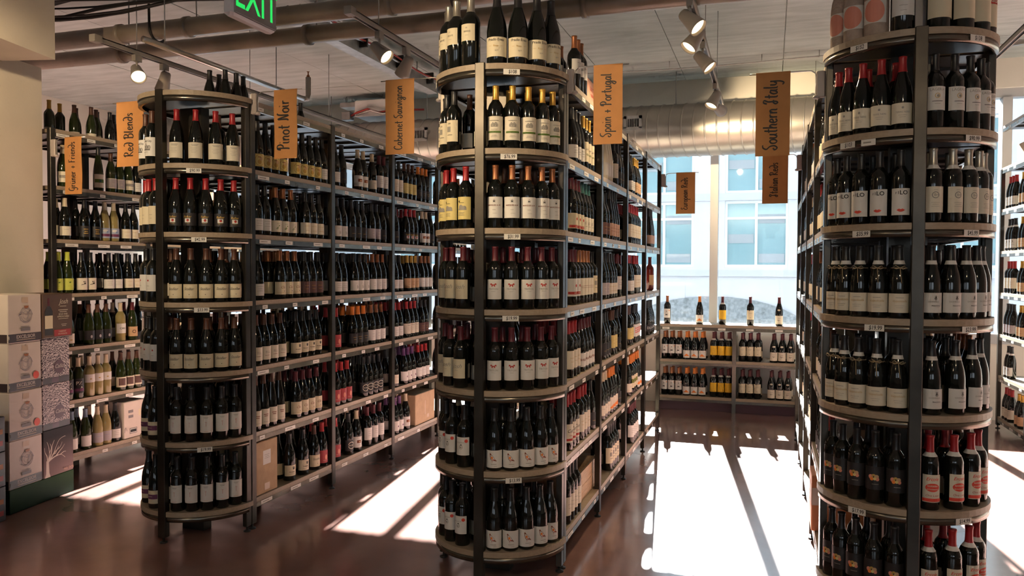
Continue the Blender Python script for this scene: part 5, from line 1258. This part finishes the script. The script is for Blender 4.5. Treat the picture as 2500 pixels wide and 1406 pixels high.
lamp('track lamp washing the plastered pier', -3.4, 2.3, (-1.35, 1.55, -.85), True, 3.1, 90, 62)  # lamp and its rail put in out of view to brighten the pier

# ------------------------------------------------------------------ exit sign
EX = thing('exit_sign', 'grey hanging exit sign with green letters', 'exit sign', (-2.37, 3.06, 2.70))
b = MB(); b.bbox(-.055, .0, 0, .34, 0, .24, 'exit_white', .012); b.build('housing', EX)
b = MB(); b.bbox(0, .008, .012, .33, .012, .23, 'exit_grey', .003); fp = b.build('face_plate', EX)
p = Print(); p.T('EXIT', 0, 0, .205, 'exit_green', 0, .006, .78)
link('lettering', p.mesh('lettering', lambda s, t, l: (.0088, .171 + s, .106 + t)), fp)
MB().tube([(-.028, .17, .24), (-.028, .17, CEIL - 2.70)], .011, 'exit_white', 10).build('stem', EX)

# ------------------------------------------------------------------ all the bottles standing behind the front rows, one object
def low_template(shape):
    pf = PROF[shape]; sg = 10; keep = [0, 2, 3, 5, 6, 7, 8, 9, 11] if shape == 'bordeaux' else [0, 2, 3, 5, 6, 7, 8, 9, 11]
    pr = [pf[i] for i in keep]; v = []; f = []; m = []
    for r_, z in pr:
        for i in range(sg):
            a = 2 * PI * (i + .5) / sg; v.append((r_ * math.sin(a), -r_ * math.cos(a), z))
    for k in range(len(pr) - 1):
        for i in range(sg):
            j = (i + 1) % sg; f.append((k * sg + i, k * sg + j, (k + 1) * sg + j, (k + 1) * sg + i)); m.append(1 if pr[k][1] >= SHOULDER[shape] - .012 else 0)
    f.append(tuple((len(pr) - 1) * sg + i for i in range(sg))); m.append(1)
    o = len(v); R_ = RAD[shape] + .0009
    for i in range(6):
        a = math.radians(-70 + 28 * i)
        for z in (.032, .104): v.append((R_ * math.sin(a) * 1.02, -R_ * math.cos(a) * 1.02, z))
    for i in range(5): f.append((o + 2 * i, o + 2 * i + 2, o + 2 * i + 3, o + 2 * i + 1)); m.append(2)
    return np.array(v), f, m
_tmpl = {s: low_template(s) for s in ('bordeaux', 'burgundy', 'slender')}
_ms = ['glass_dark']; V = []; Fc = []; Mi = []; off = 0
for sh, x, y, z, cp, lb, fa in REAR:
    tv, tf, tm = _tmpl[sh if sh in _tmpl else 'bordeaux']; a = math.radians(fa)
    ca, sa = math.cos(a), math.sin(a)
    V.append(np.stack([tv[:, 0] * ca - tv[:, 1] * sa + x, tv[:, 0] * sa + tv[:, 1] * ca + y, tv[:, 2] + z + .0004], 1))
    for q in (cp, lb):
        if q not in _ms: _ms.append(q)
    ix = (0, _ms.index(cp), _ms.index(lb))
    Fc += [tuple(i + off for i in f) for f in tf]; Mi += [ix[q] for q in tm]; off += len(tv)
me = bpy.data.meshes.new('rear_bottles'); me.from_pydata(np.concatenate(V).tolist(), [], Fc)
for q in _ms: me.materials.append(MATS[q])
me.polygons.foreach_set('material_index', Mi); me.polygons.foreach_set('use_smooth', [True] * len(Mi)); me.update()
tag(link('rear_bottles', me), 'rows of dark wine bottles standing behind the front rows on every shelf', 'wine bottles', kind='stuff')
print('bottles', sum(1 for o in COL.objects if o.get('category') == 'wine bottle'), 'rear', len(REAR), 'objects', len(COL.objects))
